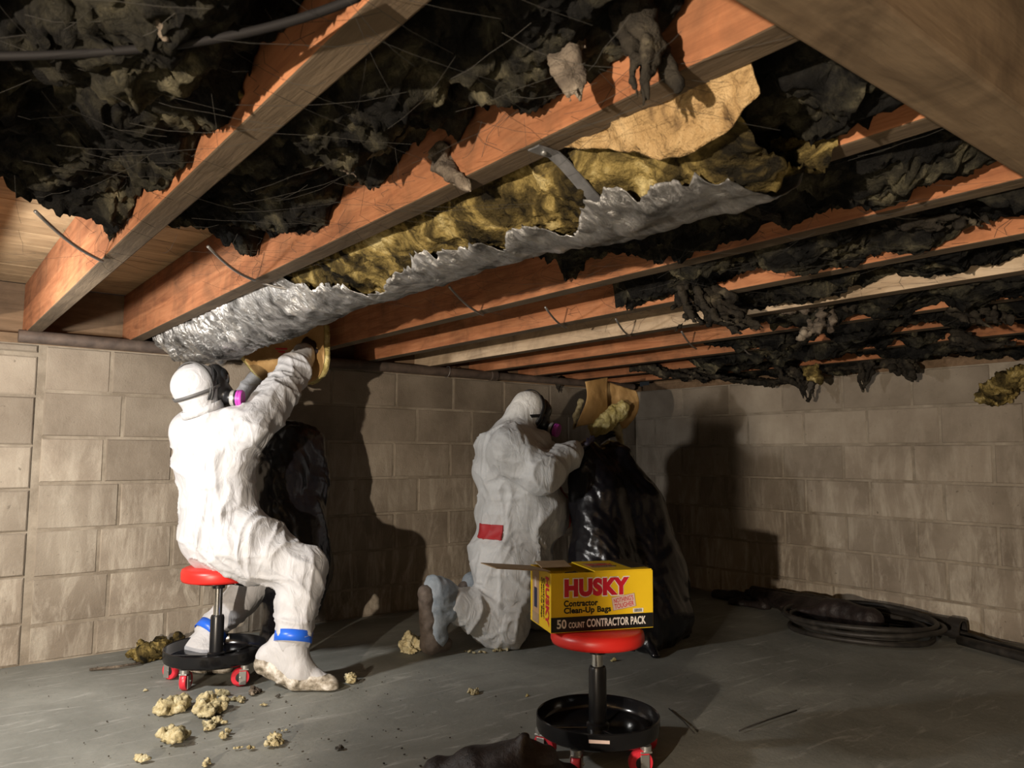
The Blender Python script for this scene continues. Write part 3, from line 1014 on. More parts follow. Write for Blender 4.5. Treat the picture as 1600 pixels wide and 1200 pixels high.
# ------------------------------------------------------------------ foil-wrapped duct
def duct():
    root = thing('duct', 'long torn duct wrapped in silver foil with yellow fibreglass showing, slung between two joists', 'duct', (1.03, 2.2, 1.35))
    inv = np.array([1.03, 2.2, 1.35])
    y0, y1 = 0.62, 3.80

    def center(Y):
        sag = np.where(Y > 3.0, 0.015 * np.sin(np.clip((Y - 3.0) / 0.8, 0, 1) * math.pi), 0) + 0.012 * np.sin(Y * 2.3)
        return np.stack([1.03 + 0 * Y, Y, 1.508 - sag], -1)

    def radius(Y):
        r = 0.162 + 0.006 * np.sin(Y * 3.1) + 0.004 * np.sin(Y * 7.7 + 1)
        end = np.clip((3.82 - Y) / 0.10, 0, 1)
        return r * (0.62 + 0.38 * np.sqrt(end))

    def surf(Y, ph, extra):
        c = center(Y)
        r = radius(Y) + extra
        return np.stack([c[..., 0] - r * np.sin(ph), Y, c[..., 2] - r * np.cos(ph)], -1) - inv

    # fibreglass core
    ny, nph = 720, 150
    Y, PH = np.meshgrid(np.linspace(y0 + .01, y1 - .03, ny), np.linspace(-math.pi, math.pi, nph), indexing='ij')
    P = np.stack([Y.ravel() * 9, np.cos(PH).ravel() * 1.5, np.sin(PH).ravel() * 1.5], 1)
    ex = -0.012 + 0.016 * fbm(P * 1.1, 5, 61).reshape(Y.shape) + 0.004 * ridge(P * 2.2, 2, 64).reshape(Y.shape) + 0.0045 * fbm(P * np.array([3.5, 12, 12]), 5, 66, .75).reshape(Y.shape)
    V = surf(Y, PH, ex).reshape(-1, 3)
    idx = np.arange(ny * nph).reshape(ny, nph)
    q = np.stack([idx[:-1, :-1].ravel(), idx[1:, :-1].ravel(), idx[1:, 1:].ravel(), idx[:-1, 1:].ravel()], 1)
    link('fibreglass_wrap', np_mesh('fibreglass_wrap', V, q), M['fiber'], root, True)
    # foil jacket, torn along one side
    ny, nph = 620, 70
    ys = np.linspace(y0 + .06, y1, ny)
    top = np.interp(ys, [.62, .66, .70, .76, .84, .89, .95, .98, 1.06, 1.09, 1.12, 1.19, 1.24, 1.28, 1.31, 1.41, 1.50, 1.53, 1.62, 1.70, 1.80, 1.88, 1.91, 1.95, 2.02, 2.09, 2.18, 2.26, 2.34],
                    np.radians([15, 20, 25, 30, 34, 37, 39, 36, 12, 22, 33, 31, 26, 10, 30, 34, 33, 39, 31, 25, 15, 10, 11, 34, 38, 42, 52, 75, 135]))
    jag = fbm(np.stack([ys * 40, 0 * ys, 0 * ys], 1), 5, 5) * 0.075 - 0.05 * np.abs(vnoise(np.stack([ys * 90, 0 * ys, 0 * ys], 1), 6))
    jag[ys > 2.3] *= 0.2
    top = top + jag
    t = np.linspace(0, 1, nph)
    PH = math.radians(-150) + (top[:, None] - math.radians(-150)) * t[None, :]
    Y = np.repeat(ys[:, None], nph, 1)
    Q = np.stack([Y.ravel() * 8, np.cos(PH).ravel() * 1.3, np.sin(PH).ravel() * 1.3], 1)
    cr = 0.007 * ridge(Q * np.array([1.0, 1.2, 1.2]), 3, 71) + 0.003 * fbm(Q * 5, 3, 73)
    near = np.clip((Y.ravel() - 2.5) / 0.3, 0, 1)
    tr = np.stack([Y.ravel() * 34 + 5 * np.sin(PH.ravel() * 1.2), PH.ravel() * 1.5, 0 * Y.ravel()], 1)
    cr = cr + near * 0.013 * ridge(tr, 2, 75)
    cr = cr + 0.004 * crumple(np.stack([Y.ravel(), .17 * np.cos(PH).ravel(), .17 * np.sin(PH).ravel()], 1), 16, 79, 6)
    lip = np.clip((t - 0.86) / 0.14, 0, 1)[None, :]
    rip = np.stack([Y.ravel() * 60, 0 * Y.ravel(), PH.ravel() * 3], 1)
    lipd = lip * (0.004 + 0.009 * vnoise(rip, 91).reshape(Y.shape))
    P3 = surf(Y, PH, 0.010 + cr.reshape(Y.shape) + lipd)
    Vv, Ff = shell(P3, 0.0012)
    link('foil_jacket', np_mesh('foil_jacket', Vv, Ff), M['foil'], root, True)
    # kraft paper still clinging to the near end
    ny, nph = 90, 50
    ys = np.linspace(.57, .98, ny)
    lo = np.radians(np.interp(ys, [.57, .62, .69, .75, .77, .81, .87, .95], [56, 48, 45, 46, 52, 57, 61, 68])) + 0.03 * fbm(np.stack([ys * 20, ys * 0, ys * 0], 1), 3, 2)
    PH = lo[:, None] + (math.radians(104) - lo[:, None]) * np.linspace(0, 1, nph)[None, :]
    Y = np.repeat(ys[:, None], nph, 1)
    Q = np.stack([Y.ravel() * 14, np.cos(PH).ravel() * 2.5, np.sin(PH).ravel() * 2.5], 1)
    cr = (0.010 * ridge(Q, 3, 81) + .008 * crumple(Q / 14, 22, 83, 6)).reshape(Y.shape)
    Vv, Ff = shell(surf(Y, PH, 0.026 + cr), 0.003)
    link('kraft_facing', np_mesh('kraft_facing', Vv, Ff), M['kraft_old'], root, True)
    # dark mouth of the near-wall end
    MB().lathe([(0.095, 0), (0.10, 0.02), (0.10, 0.05), (0.085, 0.05)], 32, (0, y1 - .03 - inv[1], 1.508 - inv[2]), (0, 1, 0)).build('end_collar', M['strapmetal'], root, True, 40)


duct()

# strap nailed under the duct, wires under the batts
a, b = np.array([0.80, 0.955, 1.417]), np.array([1.262, 0.964, 1.417])
t = np.linspace(0, 1, 21)
pts = a[None] + (b - a)[None] * t[:, None]
pts[:, 2] -= 0.088 * np.sin(np.clip((t - .1) / .85, 0, 1) * math.pi) ** 1.3
st = thing('hanger_strap', 'flat grey metal strap nailed across under the torn foil duct', 'strap', tuple(a))
MB().ribbon(pts[:11] - a, (0, 1, 0), 0.028, 0.003).build('band', M['strapmetal'], st)
MB().ribbon(pts[10:] - a, (0, 1, 0), 0.010, 0.003).build('band', M['strapmetal'], st)
for p_ in (pts[1], pts[-1]):
    MB().lathe([(0.0055, 0), (0.0055, 0.003), (0.002, 0.005)], 10, p_ - a + np.array([0, 0, -.002]), (0, 0, -1)).build('nail_head', M['zinc'], st)

wires = [((55, 330), (160, 408), 'steel insulation wire slanting across the bay left of the first thick joist'),
         ((325, 385), (398, 438), 'steel insulation wire slanting up to the joist above the foil duct end'),
         ((400, 438), (490, 452), 'steel insulation wire running across to the foil duct'),
         ((702, 448), (755, 492), 'steel insulation wire in the bay just beyond the foil duct'),
         ((852, 480), (885, 512), 'steel insulation wire in the second bay beyond the foil duct'),
         ((962, 498), (985, 525), 'steel insulation wire against the pale joist'),
         ((1065, 518), (1088, 545), 'steel insulation wire one bay beyond the pale joist'),
         ((1160, 541), (1175, 553), 'steel insulation wire furthest along the joists towards the corner')]
for p0, p1, lb in wires:
    A_, B_ = atz(*p0, 1.432), atz(*p1, 1.415)
    tt = np.linspace(0, 1, 9)[:, None]
    P_ = A_ + (B_ - A_) * tt + np.array([0, 0, -0.012]) * np.sin(tt * math.pi)
    tag(MB().tube(P_, 0.0042, 6).build('insulation_wire', M['wire'], None, True), lb, 'wire', None)
# wire ties round the duct end
for (Yc, lb) in ((3.62, 'wire tie round the crinkled end of the foil duct'), (3.12, 'wire tie across the middle of the crinkled foil')):
    ph = np.linspace(-1.2, 1.5, 24)
    r = 0.185
    P_ = np.stack([1.03 - r * np.sin(ph), Yc - 0.05 * ph, 1.5 - r * np.cos(ph)], 1)
    tag(MB().tube(P_, 0.003, 6).build('wire_tie', M['wire'], None, True), lb, 'wire')
# cable over the black batts
A_, B_, C_ = atz(-40, 88, 1.40), atz(350, 88, 1.40), atz(560, -5, 1.405)
s = np.linspace(0, 1, 30)[:, None]
P_ = (1 - s) ** 2 * A_ + 2 * s * (1 - s) * (B_ * 1.0) + s ** 2 * C_
tag(MB().tube(P_, 0.0055, 8).build('cable', M['cable'], None, True), 'dark cable strung below the black insulation', 'cable')

# pipe along the back wall
pp = thing('pipe', 'brown iron pipe running along the top of the back block wall', 'pipe', (1.9, 3.865, 1.40))
MB().tube([(0.36 - 1.9, 0, 0), (1.5 - 1.9, 0, -.002), (2.9 - 1.9, 0, 0)], 0.028, 20).build('pipe_length', M['iron'], pp, True, 50)
MB().tube([(2.9 - 1.9, 0, 0), (4.2 - 1.9, 0, .004)], 0.024, 18).build('pipe_length', M['iron'], pp, True, 50)
MB().lathe([(0.029, 0), (0.034, .004), (0.034, .05), (0.029, .054)], 20, (2.88 - 1.9, 0, 0), (1, 0, 0)).build('coupling', M['iron'], pp, True, 40)
ph = np.linspace(0, 2 * math.pi, 20)[:-1]
MB().tube(np.stack([2.56 - 1.9 + 0.006 * np.sin(ph), 0.031 * np.cos(ph), 0.034 * np.sin(ph)], 1), 0.0025, 6, True).build('wire_tie', M['wire'], pp, True)

# sooty cobwebs: nobody could count them
wb_ = MB()
rw = random.Random(5)
for k in range(420):
    bx = rw.choice([0.2, 0.25, 0.6, .65, .9, 1.35, 1.5, 1.8, 2.2, 2.4, 2.7, 3.1, 3.5])
    p0 = np.array([bx + rw.uniform(-.2, .2), rw.uniform(.6, 2.3), rw.uniform(1.375, 1.43)])
    L_ = rw.uniform(.06, .32)
    an = rw.uniform(0, 2 * math.pi)
    p1 = p0 + np.array([math.cos(an) * L_, math.sin(an) * L_, rw.uniform(-.03, .03)])
    p1[2] = min(p1[2], 1.44)
    md = (p0 + p1) / 2 + np.array([rw.uniform(-.006, .006), rw.uniform(-.006, .006), -rw.uniform(0, .012)])
    wb_.tube([p0, (p0 + md) / 2 + [0, 0, -.004], md, (p1 + md) / 2 + [0, 0, -.002], p1], 0.0003, 3)
for k in range(260):
    jx = rw.choice(JX[2:8]) - JW - 0.001
    p0 = np.array([jx, rw.uniform(.6, 2.4), rw.uniform(1.43, 1.53)])
    p1 = p0 + np.array([-.002, rw.uniform(-.1, .1), rw.uniform(-.06, .06)])
    p1[2] = max(p1[2], 1.425)
    wb_.tube([p0, (p0 + p1) / 2 + [-.006, .01, 0], p1], 0.0004, 3)
tag(wb_.build('cobwebs', M['web']), 'fine sooty cobweb threads hanging from joists and insulation', 'cobweb', kind='stuff')
#@PART2
# ------------------------------------------------------------------ rolling stools
def stool(name, label, loc, rz, seat_z, seat_r, tray_r, caster_angles, sl=.28, t=.056, lever=True):
    root = thing(name, label, 'stool', loc, rz)
    r = seat_r
    MB().lathe([(r * .80, seat_z - t), (r * .97, seat_z - t + .004), (r, seat_z - t + .014), (r, seat_z - .018), (r * .975, seat_z - .006),
                (r * .9, seat_z), (0.02, seat_z + .001)], 56).build('seat', M['seat'], root, True, 60)
    MB().lathe([(r * .62, seat_z - t - .008), (r * .62, seat_z - t + .001)], 40).build('seat_plate', M['paint'], root, True, 40)
    MB().lathe([(0.017, 0.12), (0.017, seat_z - t - .004)], 24).build('rod', M['chrome'], root, True, 40)
    MB().lathe([(0.034, .082), (0.034, .10), (0.027, .104), (0.027, sl - .012), (0.024, sl - .002), (0.018, sl)], 32).build('sleeve', M['black_sleeve'], root, True, 40)
    MB().lathe([(0.025, seat_z - t - .03), (0.025, seat_z - t - .004)], 24).build('rod_collar', M['black_sleeve'], root, True, 40)
    R = tray_r
    MB().lathe([(0.02, .078), (R * .93, .078), (R * .985, .085), (R, .096), (R, .128), (R * .985, .131), (R * .968, .128), (R * .962, .098),
                (R * .93, .089), (R * .35, .086), (0.02, .09)], 64, cap=False).build('tray', M['paint'], root, True, 35)
    for a in (0.4, 0.4 + 2.1, 0.4 + 4.2):
        d = np.array([math.cos(a), math.sin(a), 0])
        s_ = np.array([-math.sin(a), math.cos(a), 0])
        MB().box(d * R * .5 + [0, 0, .089], (R * .8, .016, .006), .002, (d, s_, (0, 0, 1))).build('tray_rib', M['paint'], root)
    if lever:
        d = np.array([0.80, -0.6, 0])
        MB().tube([np.array([0, 0, seat_z - t - .012]), d * .06 + [0, 0, seat_z - t - .014], d * .115 + [0, 0, seat_z - t - .022]], 0.004, 8).build('lever', M['paint'], root, True)
    for q, a in enumerate(caster_angles):
        d = np.array([math.cos(a), math.sin(a), 0])
        o = d * (R * .93)
        fa = a + 1.1 + 0.7 * q
        ax = np.array([math.cos(fa), math.sin(fa), 0])       # axle
        fd = np.array([-math.sin(fa), math.cos(fa), 0])
        hub = o + fd * .016 + np.array([0, 0, .0355])
        f = MB()
        f.lathe([(.016, .066), (.016, .080)], 16, o)
        f.box(o + np.array([0, 0, .064]) + fd * .003, (.030, .034, .005), .001, (ax, fd, (0, 0, 1)))
        for s in (-1, 1):
            c = (o + hub) / 2 + ax * s * .0160 + np.array([0, 0, .016])
            f.box(c, (.003, .026, .050), .001, (ax, fd, (0, 0, 1)))
        f.lathe([(.004, -.021), (.004, .021)], 10, hub, ax)
        cf = f.build('caster', M['zinc'], root, False)
        MB().lathe([(.018, -.012), (.032, -.012), (.035, -.008), (.035, .008), (.032, .012), (.018, .012)], 32, hub, ax).build('wheel', M['wheel'], cf, True, 40)
        MB().lathe([(.010, -.0130), (.018, -.0124), (.018, .0124), (.010, .0130)], 20, hub, ax).build('wheel_hub', M['rubber'], cf, True, 40)
    return root


BASE = -YAW      # right vector of the view lies at this heading
stool('rolling_stool', 'red topped rolling stool with black tool tray under the seated worker', (1.045, 3.24, 0), 0, 0.442, 0.146, 0.20,
      [BASE + math.radians(x) for x in (185, 254, 326, 38, 112)], .25)
ST2 = (1.69, 1.71)
s2 = stool('rolling_stool', 'red topped rolling stool with black tool tray carrying the yellow carton', (ST2[0], ST2[1], 0), 0, 0.38, 0.142, 0.185,
           [BASE + math.radians(x) for x in (176, 243, 316, 28, 100)], .268, .045)
# pale label strip on the front tray rim
ang = BASE + math.radians(263)
dd = np.array([math.cos(ang), math.sin(ang), 0])
ss = np.array([-dd[1], dd[0], 0])
MB().box(dd * .186 + np.array([0, 0, .112]) + ss * .006, (.002, .058, .009), 0, (dd, ss, (0, 0, 1))).build('rim_label', M['stamp_pink'], s2)


# ------------------------------------------------------------------ carton of bags
def text_mesh(body, size, offset, sx=1.0, shear=0.0, extrude=0.0002):
    cu = bpy.data.curves.new('lettering', 'FONT')
    cu.body = body
    cu.size = size
    cu.offset = offset
    cu.extrude = extrude
    cu.shear = shear
    cu.resolution_u = 4
    cu.space_character = 1.0 + offset * 22
    tmp = bpy.data.objects.new('lettering', cu)
    COL.objects.link(tmp)
    dg = bpy.context.evaluated_depsgraph_get()
    me = bpy.data.meshes.new_from_object(tmp.evaluated_get(dg))
    bpy.data.objects.remove(tmp)
    me.name = 'lettering'
    xs = [v.co.x for v in me.vertices]
    ys = [v.co.y for v in me.vertices]
    x0, y0 = min(xs), min(ys)
    for v in me.vertices:
        v.co.x = (v.co.x - x0) * sx
        v.co.y = v.co.y - y0
    return me, (max(xs) - x0) * sx, max(ys) - y0


def fit_text(body, w, h, offset, material, parent, place, lift, name='lettering', turn=0.0):
    """text stretched to w x h, placed by place(x, y) on a face; returns the object"""
    me, tw, th = text_mesh(body, 0.05, offset)
    for v in me.vertices:
        x, y, z = v.co.x * w / tw, v.co.y * h / th, v.co.z
        c, s = math.cos(turn), math.sin(turn)
        v.co = place(x * c - y * s, x * s + y * c, lift + z)
    return link(name, me, material, parent)


def carton():
    a = np.array([1.521, 1.731, .3815])
    ux = np.array([math.cos(math.radians(-22.5)), math.sin(math.radians(-22.5)), 0])
    uy = np.array([-ux[1], ux[0], 0])
    uz = np.array([0, 0, 1.0])
    W_, D_, H_ = .329, .20, .172
    ctr = a + ux * W_ / 2 + uy * D_ / 2
    root = thing('carton', 'yellow open carton of contractor clean-up bags standing on the red stool', 'carton', tuple(ctr), math.radians(-22.5))
    A = np.eye(3)
    th = .004

    def panel(nm, c, s, mt):
        return MB().box(c, s, .0008).build(nm, mt, root)
    fp = panel('front_panel', (0, -D_ / 2 + th / 2, H_ / 2), (W_, th, H_), M['yellow'])
    panel('back_panel', (0, D_ / 2 - th / 2, H_ / 2), (W_, th, H_), M['yellow'])
    lp = panel('side_panel', (-W_ / 2 + th / 2, 0, H_ / 2), (th, D_ - 2 * th, H_), M['yellow'])
    panel('side_panel', (W_ / 2 - th / 2, 0, H_ / 2), (th, D_ - 2 * th, H_), M['yellow'])
    panel('bottom_panel', (0, 0, th / 2), (W_ - 2 * th, D_ - 2 * th, th), M['card'])
    tp = panel('top_panel', (W_ * .205, 0, H_ + .002), (W_ * .57, D_, th), M['yellow'])
    # flaps
    fl = MB().box((0, 0, 0), (.168, D_ * .92, .003), .001).build('flap', M['card'], root)
    fl.location = (-W_ / 2 - .083, 0.0, H_ + .009)
    fl.rotation_euler = (math.radians(-3), math.radians(5), 0)
    fl2 = MB().box((0, 0, 0), (.10, .07, .003), .001).build('flap', M['card'], root)
    fl2.location = (-W_ * .30, D_ / 2 - .03, H_ + .003)
    fl2.rotation_euler = (math.radians(9), 0, 0)
    fl3 = MB().box((0, 0, 0), (.05, D_ * .8, .003), .001).build('flap', M['ink_black'], root)
    fl3.location = (W_ / 2 - .034, .012, H_ + .0065)
    fl3.rotation_euler = (0, math.radians(-4), 0)
    # folded black bags seen inside
    pr = [ell((-.09, 0, .10), (.06, .07, .04)), ell((-.03, .02, .11), (.07, .06, .035)), ell((.06, 0, .10), (.07, .07, .04)), ell((0, -.01, .06), (.13, .075, .05))]
    skin('folded_bags', pr, .008, M['plastic_bag'], root, lambda V, Nn: .006 * ridge(V * 30, 2, 3))
    # print on the front
    y0 = -D_ / 2

    def front(x, y, z):
        return Vector((-W_ / 2 + x, y0 - z, y))

    def rect(nm, x, y, w, h, mt, par, fn, lift):
        c = [fn(x + dx * w, y + dy * h, lift + dz * .0003) for dz in (0, 1) for dx, dy in ((0, 0), (1, 0), (1, 1), (0, 1))]
        m_ = mesh_of(nm, c, [(3, 2, 1, 0), (4, 5, 6, 7), (0, 1, 5, 4), (1, 2, 6, 5), (2, 3, 7, 6), (3, 0, 4, 7)])
        return link(nm, m_, mt, par)
    rect('print_band', 0, .002, W_ - .001, .043, M['ink_black'], fp, front, .0003)
    for body, x, y, w, h, off, mt in (
            ('HUSKY', .039, .099, .214, .059, .0050, M['ink_white']),
            ('HUSKY', .042, .102, .208, .053, .0032, M['ink_red']),
            ('Contractor', .040, .0745, .108, .0185, .0018, M['ink_black']),
            ('Clean-Up Bags', .040, .0495, .150, .0230, .0018, M['ink_black']),
            ('50', .018, .0120, .030, .0265, .0012, M['ink_white']),
            ('COUNT', .055, .0125, .050, .0170, .0011, M['ink_white']),
            ('CONTRACTOR PACK', .112, .0125, .192, .0240, .0014, M['ink_white'])):
        lift = .0006 if mt is M['ink_white'] and body == 'HUSKY' else .0010
        fit_text(body, w, h, off, mt, fp, lambda a_, b_, c_, x=x, y=y: front(x + a_, y + b_, c_), lift)
    # tilted stamp
    ct, sn = math.cos(math.radians(8)), math.sin(math.radians(8))

    def stamp(x, y, z):
        return front(.197 + x * ct - y * sn, .056 + x * sn + y * ct, z)
    rect('stamp', 0, 0, .076, .040, M['ink_tan'], fp, stamp, .0011)
    rect('stamp_face', .0015, .0015, .073, .037, M['stamp_pink'], fp, stamp, .0014)
    fit_text("NOTHING'S", .064, .0145, .0006, M['ink_red'], fp, lambda x, y, z: stamp(.006 + x, .021 + y, z), .0018)
    fit_text('TOUGHER', .064, .0145, .0006, M['ink_red'], fp, lambda x, y, z: stamp(.006 + x, .004 + y, z), .0018)
    rect('barcode_ground', .262, .0475, .034, .0125, M['ink_white'], fp, front, .0005)
    bars = MB()
    rr = random.Random(3)
    xx = .266
    while xx < .291:
        w = rr.choice((.0006, .0010, .0016))
        c = [front(xx + dx * w, .0495 + dy * .009, .0009 + dz * .0002) for dz in (0, 1) for dx, dy in ((0, 0), (1, 0), (1, 1), (0, 1))]
        bars.add(c, [(3, 2, 1, 0), (4, 5, 6, 7), (0, 1, 5, 4), (1, 2, 6, 5), (2, 3, 7, 6), (3, 0, 4, 7)])
        xx += w + rr.choice((.0007, .0012))
    tag(bars.build('barcode', M['ink_black'], fp), kind='stuff')

    # print on the left end: word running down, photo panel
    def left(x, y, z):
        return Vector((-W_ / 2 - z, D_ / 2 - .004 - x, y))
    L = D_ - .008
    fit_text('HUSKY', .142, .033, .0022, M['ink_red'], lp, lambda x, y, z: left(L - .044 + y, .158 - x, z), .0010)
    fit_text('Contractor', .120, .016, .0009, M['ink_black'], lp, lambda x, y, z: left(L - .068 + y, .150 - x, z), .0010)
    fit_text('Clean-Up Bags', .120, .016, .0009, M['ink_black'], lp, lambda x, y, z: left(L - .090 + y, .150 - x, z), .0010)
    rect('photo_panel', .018, .004, .066, .160, M['ink_tan'], lp, left, .0004)
    rect('photo_figure', .036, .050, .030, .060, M['ink_navy'], lp, left, .0008)
    rect('photo_figure', .040, .112, .020, .030, M['stamp_pink'], lp, left, .0008)
    rect('photo_ground', .018, .004, .066, .030, M['card'], lp, left, .0008)

    # print on the top
    def topf(x, y, z):
        return Vector((-.025 + x, -D_ / 2 + y, H_ + .004 + z))
    rect('print_band', .014, .060, .080, .090, M['ink_tan'], tp, topf, .0003)
    fit_text('HUSKY', .085, .030, .0018, M['ink_red'], tp, lambda x, y, z: topf(.020 + x, .100 + y, z), .0010)
    fit_text('Clean-Up Bags', .085, .016, .0006, M['ink_black'], tp, lambda x, y, z: topf(.020 + x, .074 + y, z), .0010)
    return root


carton()


# ------------------------------------------------------------------ people
def unit(v):
    v = np.asarray(v, float)
    return v / np.linalg.norm(v)


def hand(wrist, d, n, thumb_side, curl=0.5, s=1.0):
    """glove prims: wrist point, pointing direction, palm-down normal, thumb side +1/-1"""
    d, n = unit(d), unit(np.asarray(n) - unit(d) * (np.asarray(n) @ unit(d)))
    sd = np.cross(d, n) * thumb_side
    w = np.asarray(wrist, float)
    pr = [cone(w - d * .03 * s, w + d * .02 * s, .031 * s, .029 * s, .015)]
    for k, off in enumerate((.027, .009, -.009, -.027)):
        pr.append(cone(w + d * .015 * s + sd * off * .7 * s, w + d * .078 * s + sd * off * s, .016 * s, .0135 * s, .014))
    for k, (off, ln) in enumerate(((.030, .070), (.010, .080), (-.010, .074), (-.029, .058))):
        b = w + d * .080 * s + sd * off * s
        sp = d + sd * off * 2.2
        c1, c2, c3 = curl * .5, curl * 1.3, curl * 1.9
        p = b
        for seg, (frac, cc) in enumerate(((.45, c1), (.32, c2), (.23, c3))):
            q = p + unit(sp * math.cos(cc) + n * math.sin(cc)) * ln * frac * s
            pr.append(cone(p, q, (.0108 - .0010 * seg) * s, (.0100 - .0012 * seg) * s, .0035))
            p = q
    b = w + d * .022 * s + sd * .028 * s
    m1 = b + unit(d * .55 + sd * .75 + n * .25) * .042 * s
    m2 = m1 + unit(d * .85 + sd * .25 + n * .45) * .034 * s
    pr += [cone(b, m1, .0145 * s, .0118 * s, .006), cone(m1, m2, .0118 * s, .0098 * s, .004)]
    return pr


def folds(amp, seed, items, small=0.004):
    """suit creases: pulled folds along the given limb axes plus general rumpling"""
    def fn(V, Nn):
        q = V + 0.06 * np.stack([fbm(V * 4 + 3, 2, seed + 60), fbm(V * 4 + 8, 2, seed + 61), fbm(V * 4 + 13, 2, seed + 62)], 1)
        d = amp * (1 - np.abs(vnoise(q * np.array([6.5, 6.5, 2.4]), seed))) ** 5
        d += amp * .6 * (1 - np.abs(vnoise(q * np.array([11, 11, 4.5]) + 4.4, seed + 1))) ** 6
        d += amp * .5 * (1 - np.abs(vnoise(q * np.array([5, 5, 12]) + 2.2, seed + 2))) ** 7
        d += small * crumple(V, 9, seed + 5, 5)
        for c, r, fx, am in items:
            w = np.exp(-((np.linalg.norm((V - np.asarray(c)), axis=1) / r) ** 2))
            ph = q @ np.asarray(fx) + 1.6 * fbm(q * 5, 2, seed + 9)
            d += am * w * ((1 - np.abs(np.sin(ph))) ** 1.6 * 1.3 - .3)
        return d
    return fn


def bvh_of(o):
    me = o.data
    return BVHTree.FromPolygons([v.co for v in me.vertices], [p.vertices for p in me.polygons])


def patch_on(bvh, grid, origin, lift):
    """drop a grid of points on the body along the lines from origin, lifted a little"""
    nu, nv = grid.shape[:2]
    P = np.zeros((nu, nv, 3))
    for i in range(nu):
        for j in range(nv):
            dr = unit(grid[i, j] - origin)
            hit = bvh.ray_cast(Vector(origin), Vector(dr))
            h = np.array(hit[0]) if hit[0] is not None else grid[i, j]
            nn = np.array(hit[1]) if hit[0] is not None else -dr
            P[i, j] = h + nn * lift
    for _ in range(2):
        Q = P.copy()
        Q[1:-1] = (P[:-2] + 2 * P[1:-1] + P[2:]) / 4
        P = Q
    return P


def band(name, c, axis, r, w, t, material, parent, squash=(1, 1), seed=0, n=40, e1=None):
    """a flat strap ring round a limb or head"""
    ax = unit(axis)
    if e1 is None:
        e1 = np.cross(ax, [0.3, 0.2, 1] if abs(ax[2]) < .9 else [1, 0, 0])
    e1 = unit(np.asarray(e1) - ax * (np.asarray(e1) @ ax))
    e2 = np.cross(ax, e1)
    V, Fc = [], []
    for i in range(n):
        a = 2 * math.pi * i / n
        dr = e1 * math.cos(a) * squash[0] + e2 * math.sin(a) * squash[1]
        for rr_, h in ((r, -w / 2), (r + t, -w / 2), (r + t, w / 2), (r, w / 2)):
            V.append(np.asarray(c) + dr * rr_ + ax * h)
    for i in range(n):
        j = (i + 1) % n
        for k in range(4):
            k2 = (k + 1) % 4
            Fc.append((i * 4 + k, i * 4 + k2, j * 4 + k2, j * 4 + k))
    return link(name, mesh_of(name, V, Fc), material, parent, True)


def head_band(name, hc, rad, AXs, c0, axis, w, t, lift, material, parent, n=48):
    """a strap lying on the head: where a plane cuts the head's ellipsoid"""
    ax = unit(axis)
    e1 = np.cross(ax, [0.31, 0.17, .94] if abs(ax[2]) < .85 else [1, .1, 0])
    e1 = unit(e1)
    e2 = np.cross(ax, e1)
    A_ = np.asarray(AXs)
    V, Fc = [], []
    for i in range(n):
        a_ = 2 * math.pi * i / n
        dr = e1 * math.cos(a_) + e2 * math.sin(a_)
        for ex, hh in ((lift, -w / 2), (lift + t, -w / 2), (lift + t, w / 2), (lift, w / 2)):
            R_ = np.asarray(rad) + ex
            p0 = (A_ @ (np.asarray(c0) + ax * hh - hc)) / R_
            q0 = (A_ @ dr) / R_
            aa, bb, cc = q0 @ q0, 2 * p0 @ q0, p0 @ p0 - 1
            tt_ = (-bb + math.sqrt(max(bb * bb - 4 * aa * cc, 0))) / (2 * aa)
            V.append(np.asarray(c0) + ax * hh + dr * tt_)
    for i in range(n):
        j = (i + 1) % n
        for k in range(4):
            k2 = (k + 1) % 4
            Fc.append((i * 4 + k, i * 4 + k2, j * 4 + k2, j * 4 + k))
    return link(name, mesh_of(name, V, Fc), material, parent, True)


def respirator(parent, hc, f, side, up, sc_=1.0, cart_dir=None):
    """full-face respirator: skirt, lens, two cartridges, strap"""
    f, side, up = unit(f), unit(side), unit(up)
    pr = [ell(hc + f * .078 + up * .010, np.array([.062, .048, .078]) * sc_, (side, f, up), .02),
          ell(hc + f * .112 - up * .045, np.array([.040, .040, .040]) * sc_, (side, f, up), .03),
          cone(hc + f * .11 - up * .05 + side * .02, hc + f * .118 - up * .058 + side * .062, .024, .022, .015),
          cone(hc + f * .11 - up * .05 - side * .02, hc + f * .118 - up * .058 - side * .062, .024, .022, .015)]
    rsp = skin('respirator', pr, .006, M['rubber'], parent)
    Vv, Qq = grow([ell(hc + f * .088 + up * .026, np.array([.058, .046, .052]) * sc_, (side, f, up), .01)], .006)
    link('lens', np_mesh('lens', Vv, Qq), M['visor'], rsp, True)
    for s in (1, -1):
        o = hc + f * .120 - up * .060 + side * s * .062
        ax = unit(f * .55 + side * s * .8 - up * .12) if cart_dir is None else unit(cart_dir if s > 0 else f * .55 + side * s * .8)
        ct = MB().lathe([(.030, 0), (.033, .004), (.033, .016), (.030, .017)], 28, o, ax).build('filter', M['silver'], rsp, True, 40)
    for s in (1, -1):
        o = hc + f * .120 - up * .060 + side * s * .062
        ax = unit(f * .55 + side * s * .8 - up * .12) if cart_dir is None else unit(cart_dir if s > 0 else f * .55 + side * s * .8)
        MB().lathe([(.031, .016), (.0335, .017), (.0335, .024), (.031, .025)], 28, o, ax).build('filter', M['rubber'], rsp, True, 40)
        MB().lathe([(.0325, .024), (.0345, .026), (.0345, .033), (.0325, .034), (.0345, .035), (.0345, .044), (.032, .048)], 28, o, ax).build('filter', M['magenta'], rsp, True, 40)
    return rsp


